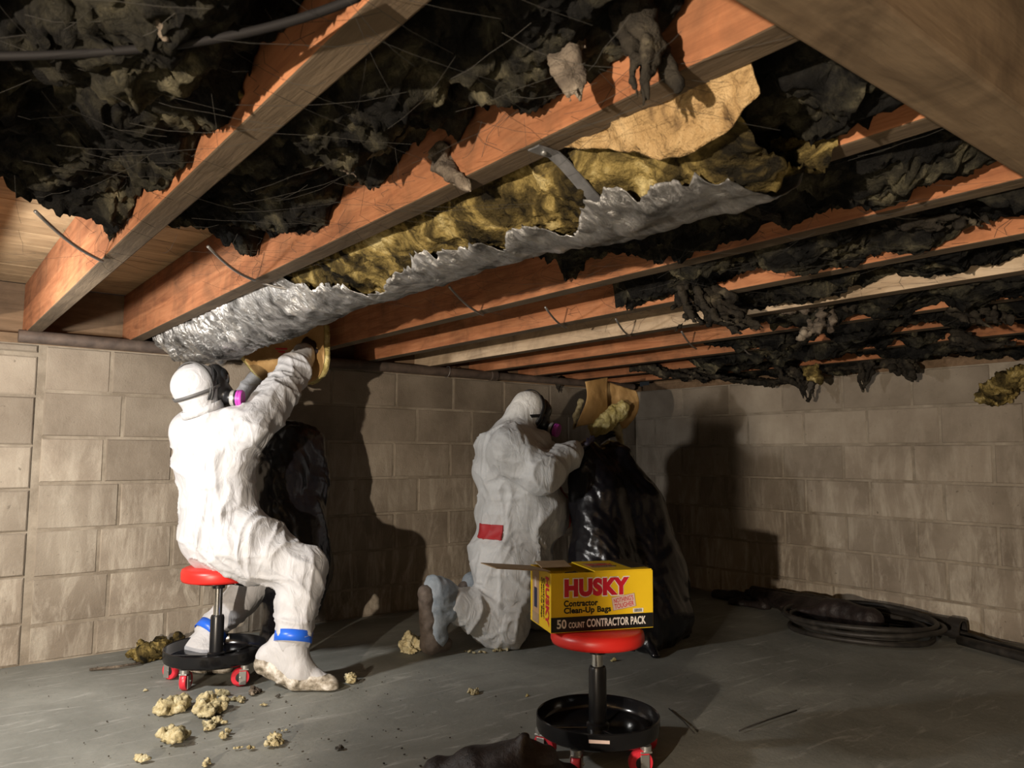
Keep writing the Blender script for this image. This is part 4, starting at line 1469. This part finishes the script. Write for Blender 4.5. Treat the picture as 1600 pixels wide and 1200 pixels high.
# ---- seated worker
def worker_seated():
    f = unit((.86, .51, 0))
    r = np.array([f[1], -f[0], 0])
    u = np.array([0, 0, 1.0])
    AX = (r, f, u)
    hc = at(306, 603, 3.24)
    hf = unit((.97, -.06, .10))
    hr = unit(np.cross(hf, u))
    hu = np.cross(hr, hf)
    HX = (hr, hf, hu)
    chest = at(338, 715, 3.24)
    shR, elR, wrR = at(386, 672, 3.13), at(441, 611, 3.26), at(474, 552, 3.37)
    shL, elL, wrL = at(303, 671, 3.35), at(362, 655, 3.56), at(400, 597, 3.60)
    hipR, knR, anR = at(382, 852, 3.13), at(474, 892, 2.97), at(459, 992, 2.915)
    hipL, knL, anL = at(347, 856, 3.33), at(420, 885, 3.50), at(331, 985, 3.44)
    root = thing('person', 'seated person in clean white hooded coverall reaching up to pull a kraft-faced batt', 'person', (1.045, 3.24, 0.442))
    inv = np.array([1.045, 3.24, .442])
    pr = [ell(at(346, 840, 3.24), (.175, .150, .135), AX, .06),
          ell(at(343, 785, 3.24), (.160, .128, .15), AX, .07),
          ell(chest, (.176, .128, .16), AX, .07),
          ell(at(336, 675, 3.24), (.15, .105, .075), AX, .06),
          cone(shL, shR, .070, .080, .05),
          cone(at(325, 664, 3.24), at(311, 628, 3.24), .072, .068, .04),
          ell(hc, (.086, .096, .092), HX, .025),
          cone(shR, elR, .087, .074, .04), cone(elR, wrR, .072, .050, .03),
          cone(shL, elL, .074, .066, .04), cone(elL, wrL, .066, .046, .03),
          cone(hipR, knR, .128, .088, .05), cone(knR, anR, .084, .063, .04),
          cone(hipL, knL, .120, .084, .05), cone(knL, anL, .082, .060, .04)]
    items = [(at(345, 795, 3.2), .14, (42 * r[0], 42 * r[1], 0), .008),
             (at(355, 850, 3.12), .15, (36 * r[0] + 8, 36 * r[1], 14), .008),
             (elR, .13, (30, 0, 40), .009), (shR, .11, (40, 10, -26), .009),
             (knR, .13, (38, 0, 22), .010), (anR, .13, (0, 0, 60), .007), (hipR, .13, (30, 10, 34), .010),
             (elL, .1, (30, 0, 30), .007), (anL, .12, (0, 0, 60), .007)]
    fn = folds(.016, 201, items, .005)

    def disp(V, Nn):
        w = np.clip(np.linalg.norm(V - hc, axis=1) / .10 - .8, 0.12, 1)
        for an in (anR, anL):
            w = w * np.clip(np.linalg.norm(V - an, axis=1) / .06 - .4, 0.1, 1)
        return fn(V, Nn) * w
    V, Q = grow(pr, .0072)
    V = vsmooth(V, Q, 1)
    V = V + vnormals(V, Q) * disp(V, None)[:, None]
    link('body', np_mesh('body', V - inv, Q), M['suit'], root, True)

    # hood edge, collar roll, straps and mask
    def L(p):
        return np.asarray(p) - inv
    hcl = L(hc)
    HR = (.086, .096, .092)
    tag(head_band('mask_strap', hcl, HR, HX, hcl - hu * .028, unit(hu * .90 - hf * .30 + hr * .06), .014, .004, .006, M['strap'], root), 'grey strap round the back of the hood')
    tag(head_band('mask_strap', hcl, HR, HX, hcl - hf * .012, unit(hf * .92 + hu * .15 - hr * .62), .011, .004, .006, M['strap'], root), 'grey strap over the crown')
    tag(head_band('mask_strap', hcl, HR, HX, hcl + hf * .05, unit(hf * .95 - hu * .22), .022, .007, .003, M['rubber'], root), 'black mask edge round the face opening')
    respirator(root, hcl, hf, hr, hu, 1.0, cart_dir=unit(hf * .85 + hr * .55 - hu * .12))
    cp = L(at(316, 640, 3.24))
    band('collar', cp, unit(at(311, 628, 3.24) - at(325, 664, 3.24)), .074, .030, .010, M['suit'], root, (1.03, 1.0), n=44)
    # gloves
    skin('glove', hand(L(wrR) + unit(wrR - elR) * .015, unit(wrR - elR) + np.array([.25, .25, .1]), np.array([.3, .6, -.3]), -1, .45), .0042, M['glove'], root)
    skin('glove', hand(L(wrL) + unit(wrL - elL) * .012, unit(wrL - elL) * .7 + np.array([.35, -.15, .15]), np.array([.5, -.5, .2]), 1, .6), .0042, M['glove'], root)
    # ankle tape, boot covers
    for kn, an in ((knR, anR), (knL, anL)):
        ax = unit(an - kn)
        tag(band('ankle_tape', L(an) + ax * .006, ax, .070 if an is anR else .066, .042, .0025, M['tape'], root, (1.02, 1.0)), 'blue tape band round the ankle')
    for an, heel, ball, toe in ((anR, at(413, 1030, 2.985), at(468, 1052, 2.89), at(511, 1067, 2.825)),
                                (anL, np.array([.985, 3.44, .05]), np.array([1.045, 3.36, .045]), np.array([1.09, 3.29, .04]))):
        pr = [cone(an + np.array([0, 0, -.005]), (an * .55 + ball * .45), .060, .050, .03),
              cone(heel + np.array([0, 0, .015]), ball + np.array([0, 0, .010]), .036, .044, .03),
              cone(ball + np.array([0, 0, .006]), toe, .044, .030, .03),
              cone((an + heel) / 2, ball + np.array([0, 0, .022]), .046, .042, .04)]
        bt = skin('boot_cover', [tuple(x if not (isinstance(x, np.ndarray) and x.shape == (3,)) else x - inv for x in q) for q in pr], .007, M['suit'], root,
                  lambda V, Nn: .004 * crumple(V + inv, 14, 77, 6))
        hd = unit((toe - heel) * np.array([1, 1, 0]))
        # soiled sole, grown from the same axis but lower
        dn = np.array([0, 0, -.016])
        prs = [cone(heel + dn + hd * .005, ball + dn, .040, .046, .02), cone(ball + dn, toe + dn * .5 + hd * .012, .046, .030, .02)]
        sl = skin('sole', [tuple(x if not (isinstance(x, np.ndarray) and x.shape == (3,)) else x - inv for x in q) for q in prs], .006, M['boot_dirty'], bt,
                  lambda V, Nn: .003 * fbm((V + inv) * 40, 2, 78) + .004)
        for ob in (bt, sl):
            for v in ob.data.vertices:
                if v.co.z < -.442 + .004:
                    v.co.z = -.442 + .004
    return root


worker_seated()


# ---- kneeling worker
def worker_kneeling():
    f = unit((.955, .296, 0))
    r = np.array([f[1], -f[0], 0])
    u = np.array([0, 0, 1.0])
    AX = (r, f, u)
    Y = 3.0
    hc = at(824, 641, Y)
    hf = unit((.95, -.10, -.28))
    hr = unit(np.cross(hf, u))
    hu = np.cross(hr, hf)
    HX = (hr, hf, hu)
    shR, elR, wrR = at(800, 706, 2.86), at(846, 740, 2.73), at(893, 708, 2.74)
    shL, elL, wrL = at(830, 702, 3.15), at(882, 742, 3.18), at(918, 700, 3.08)
    hipR, knR, anR = at(797, 892, 2.94), at(783, 967, 2.94), at(706, 944, 2.97)
    hipL, knL, anL = at(815, 888, 3.08), at(846, 966, 3.12), at(752, 930, 3.24)
    knR[2] = .128
    knL[2] = .116
    base = np.array([2.35, 3.0, 0.0])
    root = thing('person', 'kneeling heavy-set person in soiled white coverall with red label feeding a bag', 'person', tuple(base))
    pr = [ell(at(797, 868, Y), (.195, .185, .17), AX, .08),
          ell(at(817, 800, Y), (.225, .232, .185), AX, .08),
          ell(at(803, 735, Y), (.215, .195, .16), AX, .08),
          ell(at(800, 694, Y), (.19, .140, .09), AX, .07),
          cone(shL, shR, .098, .100, .06),
          cone(at(803, 676, Y), at(812, 652, Y), .086, .074, .05),
          ell(hc, (.084, .092, .100), HX, .025),
          cone(shR, elR, .104, .084, .05), cone(elR, wrR, .082, .058, .03),
          cone(shL, elL, .100, .082, .05), cone(elL, wrL, .078, .055, .03),
          cone(hipR, knR, .165, .124, .06), cone(knR, anR, .118, .072, .06),
          cone(hipL, knL, .155, .112, .06), cone(knL, anL, .108, .068, .06)]
    items = [(at(805, 770, 2.8), .16, (14, 0, 62), .006), (elR, .12, (42, 0, -20), .008),
             (at(800, 915, 2.85), .16, (8, 0, 60), .009), (knR, .15, (40, 0, 40), .008), (shR, .11, (30, 10, 34), .006)]
    fn = folds(.015, 401, items, .004)

    def disp(V, Nn):
        w = np.clip(np.linalg.norm(V - hc, axis=1) / .10 - .8, 0.12, 1)
        return fn(V, Nn) * w
    V, Q = grow(pr, .0095)
    V = vsmooth(V, Q, 1)
    V = V + vnormals(V, Q) * disp(V, None)[:, None]
    V[:, 2] = np.maximum(V[:, 2], .004)
    body = link('body', np_mesh('body', V - base, Q), M['suit_soiled'], root, True)
    tree = BVHTree.FromPolygons([Vector(x) for x in V], [tuple(map(int, q)) for q in Q])

    def L(p):
        return np.asarray(p) - base
    hcl = L(hc)
    HR = (.084, .092, .100)
    tag(head_band('mask_strap', hcl, HR, HX, hcl - hu * .034, unit(hu * .88 - hf * .34), .016, .004, .006, M['rubber'], root), 'black strap round the back of the hood')
    tag(head_band('mask_strap', hcl, HR, HX, hcl + hf * .005, unit(hf * .9 + hu * .1 - hr * .35), .010, .004, .006, M['rubber'], root), 'black strap over the crown')
    tag(head_band('mask_strap', hcl, HR, HX, hcl + hf * .042, unit(hf * .95 - hu * .15), .026, .008, .003, M['rubber'], root), 'black mask edge round the face opening')
    respirator(root, hcl, hf, hr, hu)
    skin('glove', hand(L(wrR) + unit(wrR - elR) * .02, unit(wrR - elR) + np.array([.6, .1, -.1]), np.array([0, .3, .9]), 1, .55), .0042, M['glove'], root)
    skin('glove', hand(L(wrL) + unit(wrL - elL) * .02, unit(wrL - elL) + np.array([.3, -.2, .1]), np.array([.2, -.8, .2]), 1, .5), .0042, M['glove'], root)
    # red label wrapped on the back of the waist
    us, vs = np.linspace(738, 773, 22), np.linspace(820, 842, 12)
    ctrp = at(800, 830, 3.0)
    G = np.zeros((22, 12, 3))
    for i, uu_ in enumerate(us):
        ang = math.radians(218 - 52 * (i / 21))
        for j, vv in enumerate(vs):
            z = at(760, vv, 2.95)[2]
            G[i, j] = [ctrp[0] + .5 * math.cos(ang), ctrp[1] + .5 * math.sin(ang), z]
    P = np.zeros_like(G)
    for i in range(22):
        for j in range(12):
            o_ = G[i, j]
            dr = unit(np.array([ctrp[0], ctrp[1], o_[2]]) - o_)
            hit = tree.ray_cast(Vector(o_), Vector(dr))
            P[i, j] = (np.array(hit[0]) if hit[0] is not None else o_) - dr * .007
    Vv, Ff = shell(P, .005)
    tag(link('back_label', mesh_of('back_label', Vv - base, Ff), M['red_patch'], root, True), 'red fabric label on the back of the waist')
    # dark red zip flap down the front
    zs = np.linspace(at(880, 742, 2.9)[2], at(880, 884, 2.9)[2], 30)
    P = np.zeros((30, 6, 3))
    for i, z in enumerate(zs):
        for j in range(6):
            an = math.atan2(f[1], f[0]) + math.radians(-57 + (j - 2.5) * 2.6)
            c_ = np.array([at(815, 800, 3.0)[0], 3.0, z])
            o_ = c_ + .6 * np.array([math.cos(an), math.sin(an), 0])
            hit = tree.ray_cast(Vector(o_), Vector(unit(c_ - o_)))
            P[i, j] = (np.array(hit[0]) if hit[0] is not None else o_) + unit(o_ - c_) * .006
    Vv, Ff = shell(P, .004)
    tag(link('zip_flap', mesh_of('zip_flap', Vv - base, Ff), M['red_zip'], root, True), 'dark red zip flap down the front')
    # boots: toes on the floor, heels up
    for an, heel, toe in ((anR, at(680, 918, 2.97), np.array([at(682, 970, 2.99)[0], 2.99, .055])), (anL, at(738, 912, 3.26), np.array([at(742, 950, 3.28)[0], 3.28, .055]))):
        pr = [cone(L(an), L(an * .5 + heel * .5), .072, .066, .03), cone(L(heel), L(toe + np.array([0, 0, .03])), .056, .050, .04)]
        bt = skin('boot_cover', pr, .008, M['boot_blue'], root, lambda V, Nn: .006 * ridge((V + base) * 16, 2, 87))
        pr = [cone(L(heel + np.array([-.045, .0, -.02])), L(toe + np.array([-.03, 0, .01])), .040, .042, .03), cone(L(toe + np.array([-.03, 0, .0])), L(toe + np.array([.05, 0, -.012])), .044, .034, .03)]
        sl = skin('sole', pr, .007, M['boot_brown'], bt, lambda V, Nn: .004 * fbm((V + base) * 30, 2, 88))
        for ob in (bt, sl):
            for v in ob.data.vertices:
                v.co.z = max(v.co.z, .004)
    return root


worker_kneeling()


# ------------------------------------------------------------------ batts in their hands
def held_batt_one():
    c = at(449, 560, 3.47)
    root = thing('insulation_batt', 'curved kraft-faced insulation batt pulled down above the seated person', 'insulation', tuple(c))
    nx, nz = 46, 30
    S = np.linspace(-1, 1, nx)
    T = np.linspace(0, 1, nz)
    vx = unit((RT[0], RT[1], 0))
    vy = unit((FW[0], FW[1], 0))
    P = np.zeros((nx, nz, 3))
    for i, s in enumerate(S):
        bot = -.135 * math.sqrt(max(0, 1 - abs(s) ** 2.6)) + .035 * (s < 0) * abs(s) + .01 * math.sin(s * 5)
        for j, t in enumerate(T):
            z = bot + (0.16 - bot) * t
            x = s * .197 - .02 * t * s
            dy = -.09 * max(0, s) ** 3 - .05 * max(0, -s) ** 2 + .06 * t
            P[i, j] = vx * x + vy * dy + np.array([0, 0, z])
    n_ = .004 * fbm(P.reshape(-1, 3) * 14, 3, 5).reshape(nx, nz)
    P += vy * n_[:, :, None]
    Vv, Ff = shell(P[:, ::-1], .002)
    link('kraft_facing', mesh_of('kraft_facing', Vv, Ff), M['kraft'], root, True)
    P2 = P + vy * .004
    V2, F2 = shell(P2, .026)
    V2 = np.asarray(V2)
    V2[nx * nz:] += .006 * fbm(V2[nx * nz:] * 40, 3, 8)[:, None]
    link('fibreglass', mesh_of('fibreglass', V2, F2), M['fiber_clean'], root, True)
    # red maker's mark on the facing
    o = P[int(nx * .36), int(nz * .62)] - vy * .006
    m_ = []
    for k in range(3):
        m_.append(MB().box(o + vx * .0 + np.array([0, 0, -.014 * k]), (.085 - .02 * k, .002, .008), 0, (vx, vy, (0, 0, 1))))
    for q in m_:
        q.build('print_mark', M['ink_red'], root)


held_batt_one()


def held_batt_two():
    c = at(955, 645, 2.95)
    root = thing('insulation_batt', 'folded brown kraft batt with yellow core held by the kneeling person', 'insulation', tuple(c))
    vx = unit((RT[0], RT[1], 0))
    vy = unit((FW[0], FW[1], 0))
    vz = np.array([0, 0, 1.0])
    sc_ = 1 / 309.0

    def W(u, v, d=0.0):
        return vx * (u - 955) * sc_ + vz * (645 - v) * sc_ + vy * d
    # left curl: a rolled sheet
    nu, nv = 40, 26
    P = np.zeros((nu, nv, 3))
    for i in range(nu):
        a = math.radians(-60 + 250 * i / (nu - 1))
        for j in range(nv):
            t = j / (nv - 1)
            cx = 930 - 8 * t + 4 * math.sin(t * 3)
            rr_ = 24 + 4 * t - 4 * math.sin(t * 5)
            P[i, j] = W(cx - rr_ * math.cos(a - 1.57) * .95, 590 + 74 * t + 6 * math.sin(a), -.05 - rr_ * sc_ * math.sin(a + .2) * .9)
    P += (.005 * fbm(P.reshape(-1, 3) * 18, 3, 4)).reshape(nu, nv, 1) * vy
    Vv, Ff = shell(P, .004)
    link('kraft_facing', mesh_of('kraft_facing', Vv, Ff), M['kraft'], root, True)
    # right sheet falling away
    P = np.zeros((nu, nv, 3))
    for i in range(nu):
        s = i / (nu - 1)
        for j in range(nv):
            t = j / (nv - 1)
            P[i, j] = W(942 + 62 * s - 22 * t * t + 8 * math.sin(t * 3) * s, 588 + 16 * s + 88 * t * (1 - .25 * s), .03 + .10 * s + .03 * math.sin(3 * s + 2 * t))
    P += (.010 * fbm(P.reshape(-1, 3) * 14, 3, 9)).reshape(nu, nv, 1) * vy
    Vv, Ff = shell(P, .004)
    link('kraft_facing', mesh_of('kraft_facing', Vv, Ff), M['kraft'], root, True)
    pr = []
    for k in range(7):
        t = k / 6
        p = W(926 + 48 * t, 672 - 32 * t, -.03 + .03 * t)
        pr.append(cone(p + vz * .016, p - vz * .02, .034, .030, .02))
    skin('fibreglass', pr, .007, M['fiber_clean'], root, lambda V, Nn: .008 * fbm(V * 38, 4, 14) + .006 * ridge(V * 20, 2, 15))
    pr = [cone(W(965, 668, .04), W(975, 702, .04), .03, .014, .02), cone(W(896, 650, .02), W(893, 672, .02), .018, .012, .01), cone(W(905, 625, .02), W(896, 650, .02), .016, .018, .01)]
    skin('fibreglass', pr, .007, M['fiber_dirty'], root, lambda V, Nn: .007 * fbm(V * 30, 4, 16))


held_batt_two()


# ------------------------------------------------------------------ plastic bags
def bag(label, prims, h, seed, material, amp, floor=True, freq=8, name='trash_bag', cat='bag'):
    def disp(V, Nn):
        q = V + .05 * np.stack([fbm(V * 5, 2, seed + 1), fbm(V * 5 + 9, 2, seed + 2), fbm(V * 5 + 17, 2, seed + 3)], 1)
        return amp * 1.1 * crumple(V, freq * .6, seed, 7, (1, 1, .5)) + amp * .5 * crumple(V, freq * 1.7, seed + 8, 7, (1, 1, .6)) + amp * .16 * crumple(V, freq * 4.2, seed + 15, 6)
    o = skin(name, prims, h, material, None, disp, 3)
    if floor:
        for v in o.data.vertices:
            v.co.z = max(v.co.z, .005)
    return tag(o, label, cat)


bag('black plastic trash bag hanging open in front of the seated person',
    [cone(at(450, 690, 3.52), at(440, 740, 3.48), .10, .10, .05), cone(at(440, 740, 3.48), at(438, 860, 3.42), .085, .10, .05), cone(at(480, 690, 3.54), at(485, 760, 3.5), .085, .09, .05), cone(at(485, 760, 3.5), at(474, 850, 3.46), .08, .09, .05), cone(at(425, 700, 3.5), at(430, 800, 3.45), .05, .08, .05),
     cone(at(470, 800, 3.45), at(478, 880, 3.45), .085, .11, .05), ell(at(460, 900, 3.45), (.16, .15, .14), None, .06), cone(at(460, 940, 3.46), np.array([1.42, 3.47, .06]), .13, .10, .05)],
    .010, 501, M['plastic_bag'], .022)
bag('large black plastic trash bag standing in front of the kneeling person',
    [cone(at(918, 712, 2.74), at(935, 770, 2.70), .07, .12, .06), cone(at(960, 716, 2.74), at(965, 780, 2.70), .10, .18, .06), cone(at(935, 770, 2.70), at(945, 900, 2.62), .12, .17, .06),
     cone(at(975, 800, 2.70), at(1000, 900, 2.62), .19, .22, .06), ell(at(1000, 955, 2.60), (.26, .24, .20), None, .08), cone(at(1040, 900, 2.62), at(1045, 985, 2.62), .10, .12, .06),
     cone(np.array([2.78, 2.55, .10]), np.array([2.70, 2.36, .012]), .11, .02, .05)],
    .011, 521, M['plastic_bag'], .026, True, 6)
bag('dark brown crumpled plastic bag lying on the floor before the front stool',
    [cone(atz(820, 1152, .205), atz(800, 1215, .10), .014, .10, .05), cone(atz(735, 1185, .13), atz(800, 1225, .08), .03, .09, .05), cone(atz(690, 1215, .07), atz(800, 1235, .05), .05, .11, .05),
     cone(atz(858, 1182, .15), atz(805, 1235, .06), .022, .11, .05), cone(atz(890, 1215, .07), atz(820, 1245, .04), .035, .10, .05), cone(atz(780, 1300, .05), atz(840, 1300, .05), .13, .12, .06)],
    .008, 541, M['brown_bag'], .008, True, 9)


# ------------------------------------------------------------------ things by the right wall
pb = thing('drain_pipe', 'thick black pipe lying along the foot of the right block wall', 'pipe', (4.20, 2.2, .06))
d_ = unit((4.17 - 4.20, 1.66 - 2.9, 0))
MB().lathe([(.046, 0), (.046, 1.22)], 28, np.array([4.20, 2.88, .052]) - [4.20, 2.2, .06], d_, False).lathe([(.041, 0), (.041, 1.22)], 28, np.array([4.20, 2.88, .052]) - [4.20, 2.2, .06], d_, False).build('pipe_length', M['pipe_black'], pb, True, 40)
MB().lathe([(.046, 1.16), (.053, 1.165), (.053, 1.225), (.040, 1.225)], 28, np.array([4.20, 2.88, .052]) - [4.20, 2.2, .06], d_, False).build('coupling', M['pipe_black'], pb, True, 40)
# hose coil
hs = []
rr = random.Random(8)
for k in range(260):
    a = k * 2 * math.pi / 62
    R_ = .27 + .03 * math.sin(a * .37 + 1) + .012 * k / 62
    hs.append([3.86 + 1.0 * R_ * math.cos(a), 2.02 + 1.15 * R_ * math.sin(a), .016 + .022 * (k / 62) + .006 * math.sin(a * 2.3)])
hs += [[4.17, 1.78, .05], [4.12, 1.5, .022], [4.02, 1.25, .018], [3.95, 1.0, .018]]
tag(MB().tube(hs, .013, 8).build('hose', M['hose'], None, True), 'coiled dark rubber hose on the floor by the right wall', 'hose')
bag('black crumpled plastic sheet heaped over the hose coil', [ell((4.02, 2.35, .075), (.20, .26, .05), None, .05), cone((3.98, 2.45, .07), (4.10, 2.85, .07), .05, .03, .04), cone((3.9, 2.2, .09), (3.85, 1.95, .09), .07, .05, .05)],
    .009, 561, M['brown_bag'], .014, True, 9, 'plastic_sheet', 'plastic sheet')
tag(MB().tube([[4.02, 1.62, .03], [3.98, 1.45, .024], [3.90, 1.2, .022], [3.82, .9, .022]], .022, 10).build('hose', M['hose'], None, True), 'short thick black hose trailing out of the coil towards the girder side', 'hose')
bag('folded black plastic film lying left of the hose coil near the corner', [cone((4.12, 3.1, .02), (4.18, 2.75, .035), .03, .05, .04), cone((4.02, 2.9, .012), (4.05, 2.7, .02), .03, .04, .04)], .007, 571, M['brown_bag'], .008, True, 12, 'plastic_film', 'plastic sheet')

# ------------------------------------------------------------------ scraps on the floor
def chunk(label, u, v, w, hgt, seed, mt='fiber_dirty', flat=1.0, group=None, name='insulation_chunk', turn=None, cat='insulation scrap'):
    r = random.Random(seed)
    c = atz(u, v, 0.0)
    a0 = r.uniform(0, 3.1) if turn is None else turn
    ax = np.array([math.cos(a0), math.sin(a0), 0])
    pr = []
    n = max(3, int(5 * w / .05))
    for k in range(n):
        s = (k / (n - 1) - .5) * (w - hgt * .6)
        rad = hgt * r.uniform(.30, .55)
        o = c + ax * s + np.array([-ax[1], ax[0], 0]) * r.uniform(-.25, .25) * w * flat + np.array([0, 0, rad * r.uniform(.5, 1.15)])
        o2 = o + np.array([r.uniform(-1, 1), r.uniform(-1, 1), r.uniform(-.2, .7)]) * hgt * .45
        pr.append(cone(o, o2, rad, rad * r.uniform(.4, .9), hgt * .12))
    hh = max(.0022, min(.006, w / 22))
    o = skin(name, pr, hh, M[mt], None, lambda V, Nn: hgt * .26 * fbm(V * (2.6 / hgt), 4, seed, .6) + hgt * .16 * ridge(V * (1.5 / hgt), 2, seed + 4))
    zz = min(vv.co.z for vv in o.data.vertices)
    for vv in o.data.vertices:
        vv.co.z = max(vv.co.z - max(zz, -.004), .003) if zz > .004 else max(vv.co.z, .003)
    return tag(o, label, cat, group)


chunk('flat yellow fibreglass mat leaning at the foot of the wall behind the seated person', 255, 1024, .24, .075, 1, 'fiber', .5, turn=.35)
chunk('plump yellow fibreglass chunk in front of the near red caster', 268, 1112, .095, .045, 2)
chunk('brown-speckled fibreglass chunk touching the plump yellow one', 325, 1114, .105, .048, 3)
chunk('yellow fibreglass scrap just before the brown-speckled chunk', 333, 1135, .085, .022, 4)
chunk('heaped pale yellow fibreglass chunk nearest to the camera side', 270, 1158, .085, .040, 5)
chunk('small pointed fibreglass flake by itself near the heaped chunk', 221, 1190, .035, .018, 6)
chunk('small yellow fibreglass tuft beyond the heaped chunk', 323, 1196, .035, .02, 7)
chunk('yellow and black fibreglass scrap right of the heaped chunk', 350, 1150, .055, .018, 8)
chunk('pale fibreglass crumb close under the second red caster', 345, 1086, .06, .022, 9)
chunk('ragged fibreglass strip below the seated person\'s boot heel', 372, 1096, .06, .020, 10)
chunk('grey tipped fibreglass strip beside the ragged strip', 398, 1084, .05, .024, 11, 'scrap_grey')
chunk('thin tan splinter of insulation on the open floor', 435, 1145, .055, .008, 12, flat=.15, turn=-.2)
chunk('yellow scrap with a pink tip on the open floor', 428, 1163, .06, .024, 13)
chunk('small pale crumb left of the pink-tipped scrap', 392, 1171, .018, .012, 14)
chunk('tiny pale crumb between two larger fibreglass scraps', 371, 1170, .025, .010, 15)
chunk('curled tan insulation shred beyond the toe of the seated person', 546, 1066, .05, .03, 16)
chunk('rounded pale fibreglass chunk between the two people', 643, 1019, .085, .060, 17)
chunk('small pale tuft behind the kneeling person\'s boot', 687, 1008, .03, .02, 18)
chunk('flat tangled fibreglass scrap in front of the kneeling person\'s knee', 742, 1020, .11, .014, 19)
chunk('second flat fibreglass scrap closer to the kneeling person\'s knee', 782, 1018, .07, .014, 20)
chunk('round cream pebble-like tuft on the floor left of the front stool', 740, 1085, .03, .024, 21)
chunk('tiny white flake between the cream tuft and the front stool', 825, 1089, .018, .008, 22, 'fiber_clean')
chunk('curled tan crumb in the open floor below the seated person', 412, 1103, .022, .012, 23)
chunk('pale sliver at the foot of the wall left of the yellow mat', 160, 1044, .045, .008, 24, 'scrap_grey')
chunk('pale crumb on the floor left of the stool caster', 228, 1080, .018, .010, 25)
chunk('dark sooty crumb on the floor right of the pink-tipped scrap', 531, 1171, .022, .012, 26, 'pebble')
chunk('dark crumb on the floor near the ragged fibreglass strip', 434, 1090, .018, .010, 27, 'pebble')
chunk('small white flake under the carton\'s stool near the bag', 958, 1034, .022, .012, 28, 'fiber_clean')
gm = MB()
rg = random.Random(21)
for k in range(150):
    u_, v_ = rg.gauss(400, 260), rg.uniform(1045, 1198)
    c = atz(u_, v_, .004)
    if c[0] > 1.45 and abs(c[1] - 1.7) < .25:
        continue
    s = rg.uniform(.001, .0035)
    gm.box(c, (s * rg.uniform(1, 2.2), s * rg.uniform(1, 2), s), 0)
tag(gm.build('grit', M['pebble']), 'dark grit and crumbs scattered over the concrete', 'grit', kind='stuff')
tag(MB().tube([atz(1155, 1142, .008), atz(1200, 1125, .008), atz(1245, 1110, .010)], .0022, 6).build('wire_scrap', M['hose'], None, True), 'thin dark wire scrap on the floor right of the front stool', 'wire')
tag(MB().tube([atz(1045, 1107, .008), atz(1068, 1127, .012), atz(1085, 1146, .008)], .0020, 6).build('wire_scrap', M['hose'], None, True), 'short bent wire scrap close to the front stool tray', 'wire')
tag(MB().tube([atz(220, 1036, .01), atz(180, 1042, .012), atz(140, 1046, .008)], .006, 6).build('twig', M['scrap_grey'], None, True), 'thin grey stick along the foot of the back wall', 'stick')
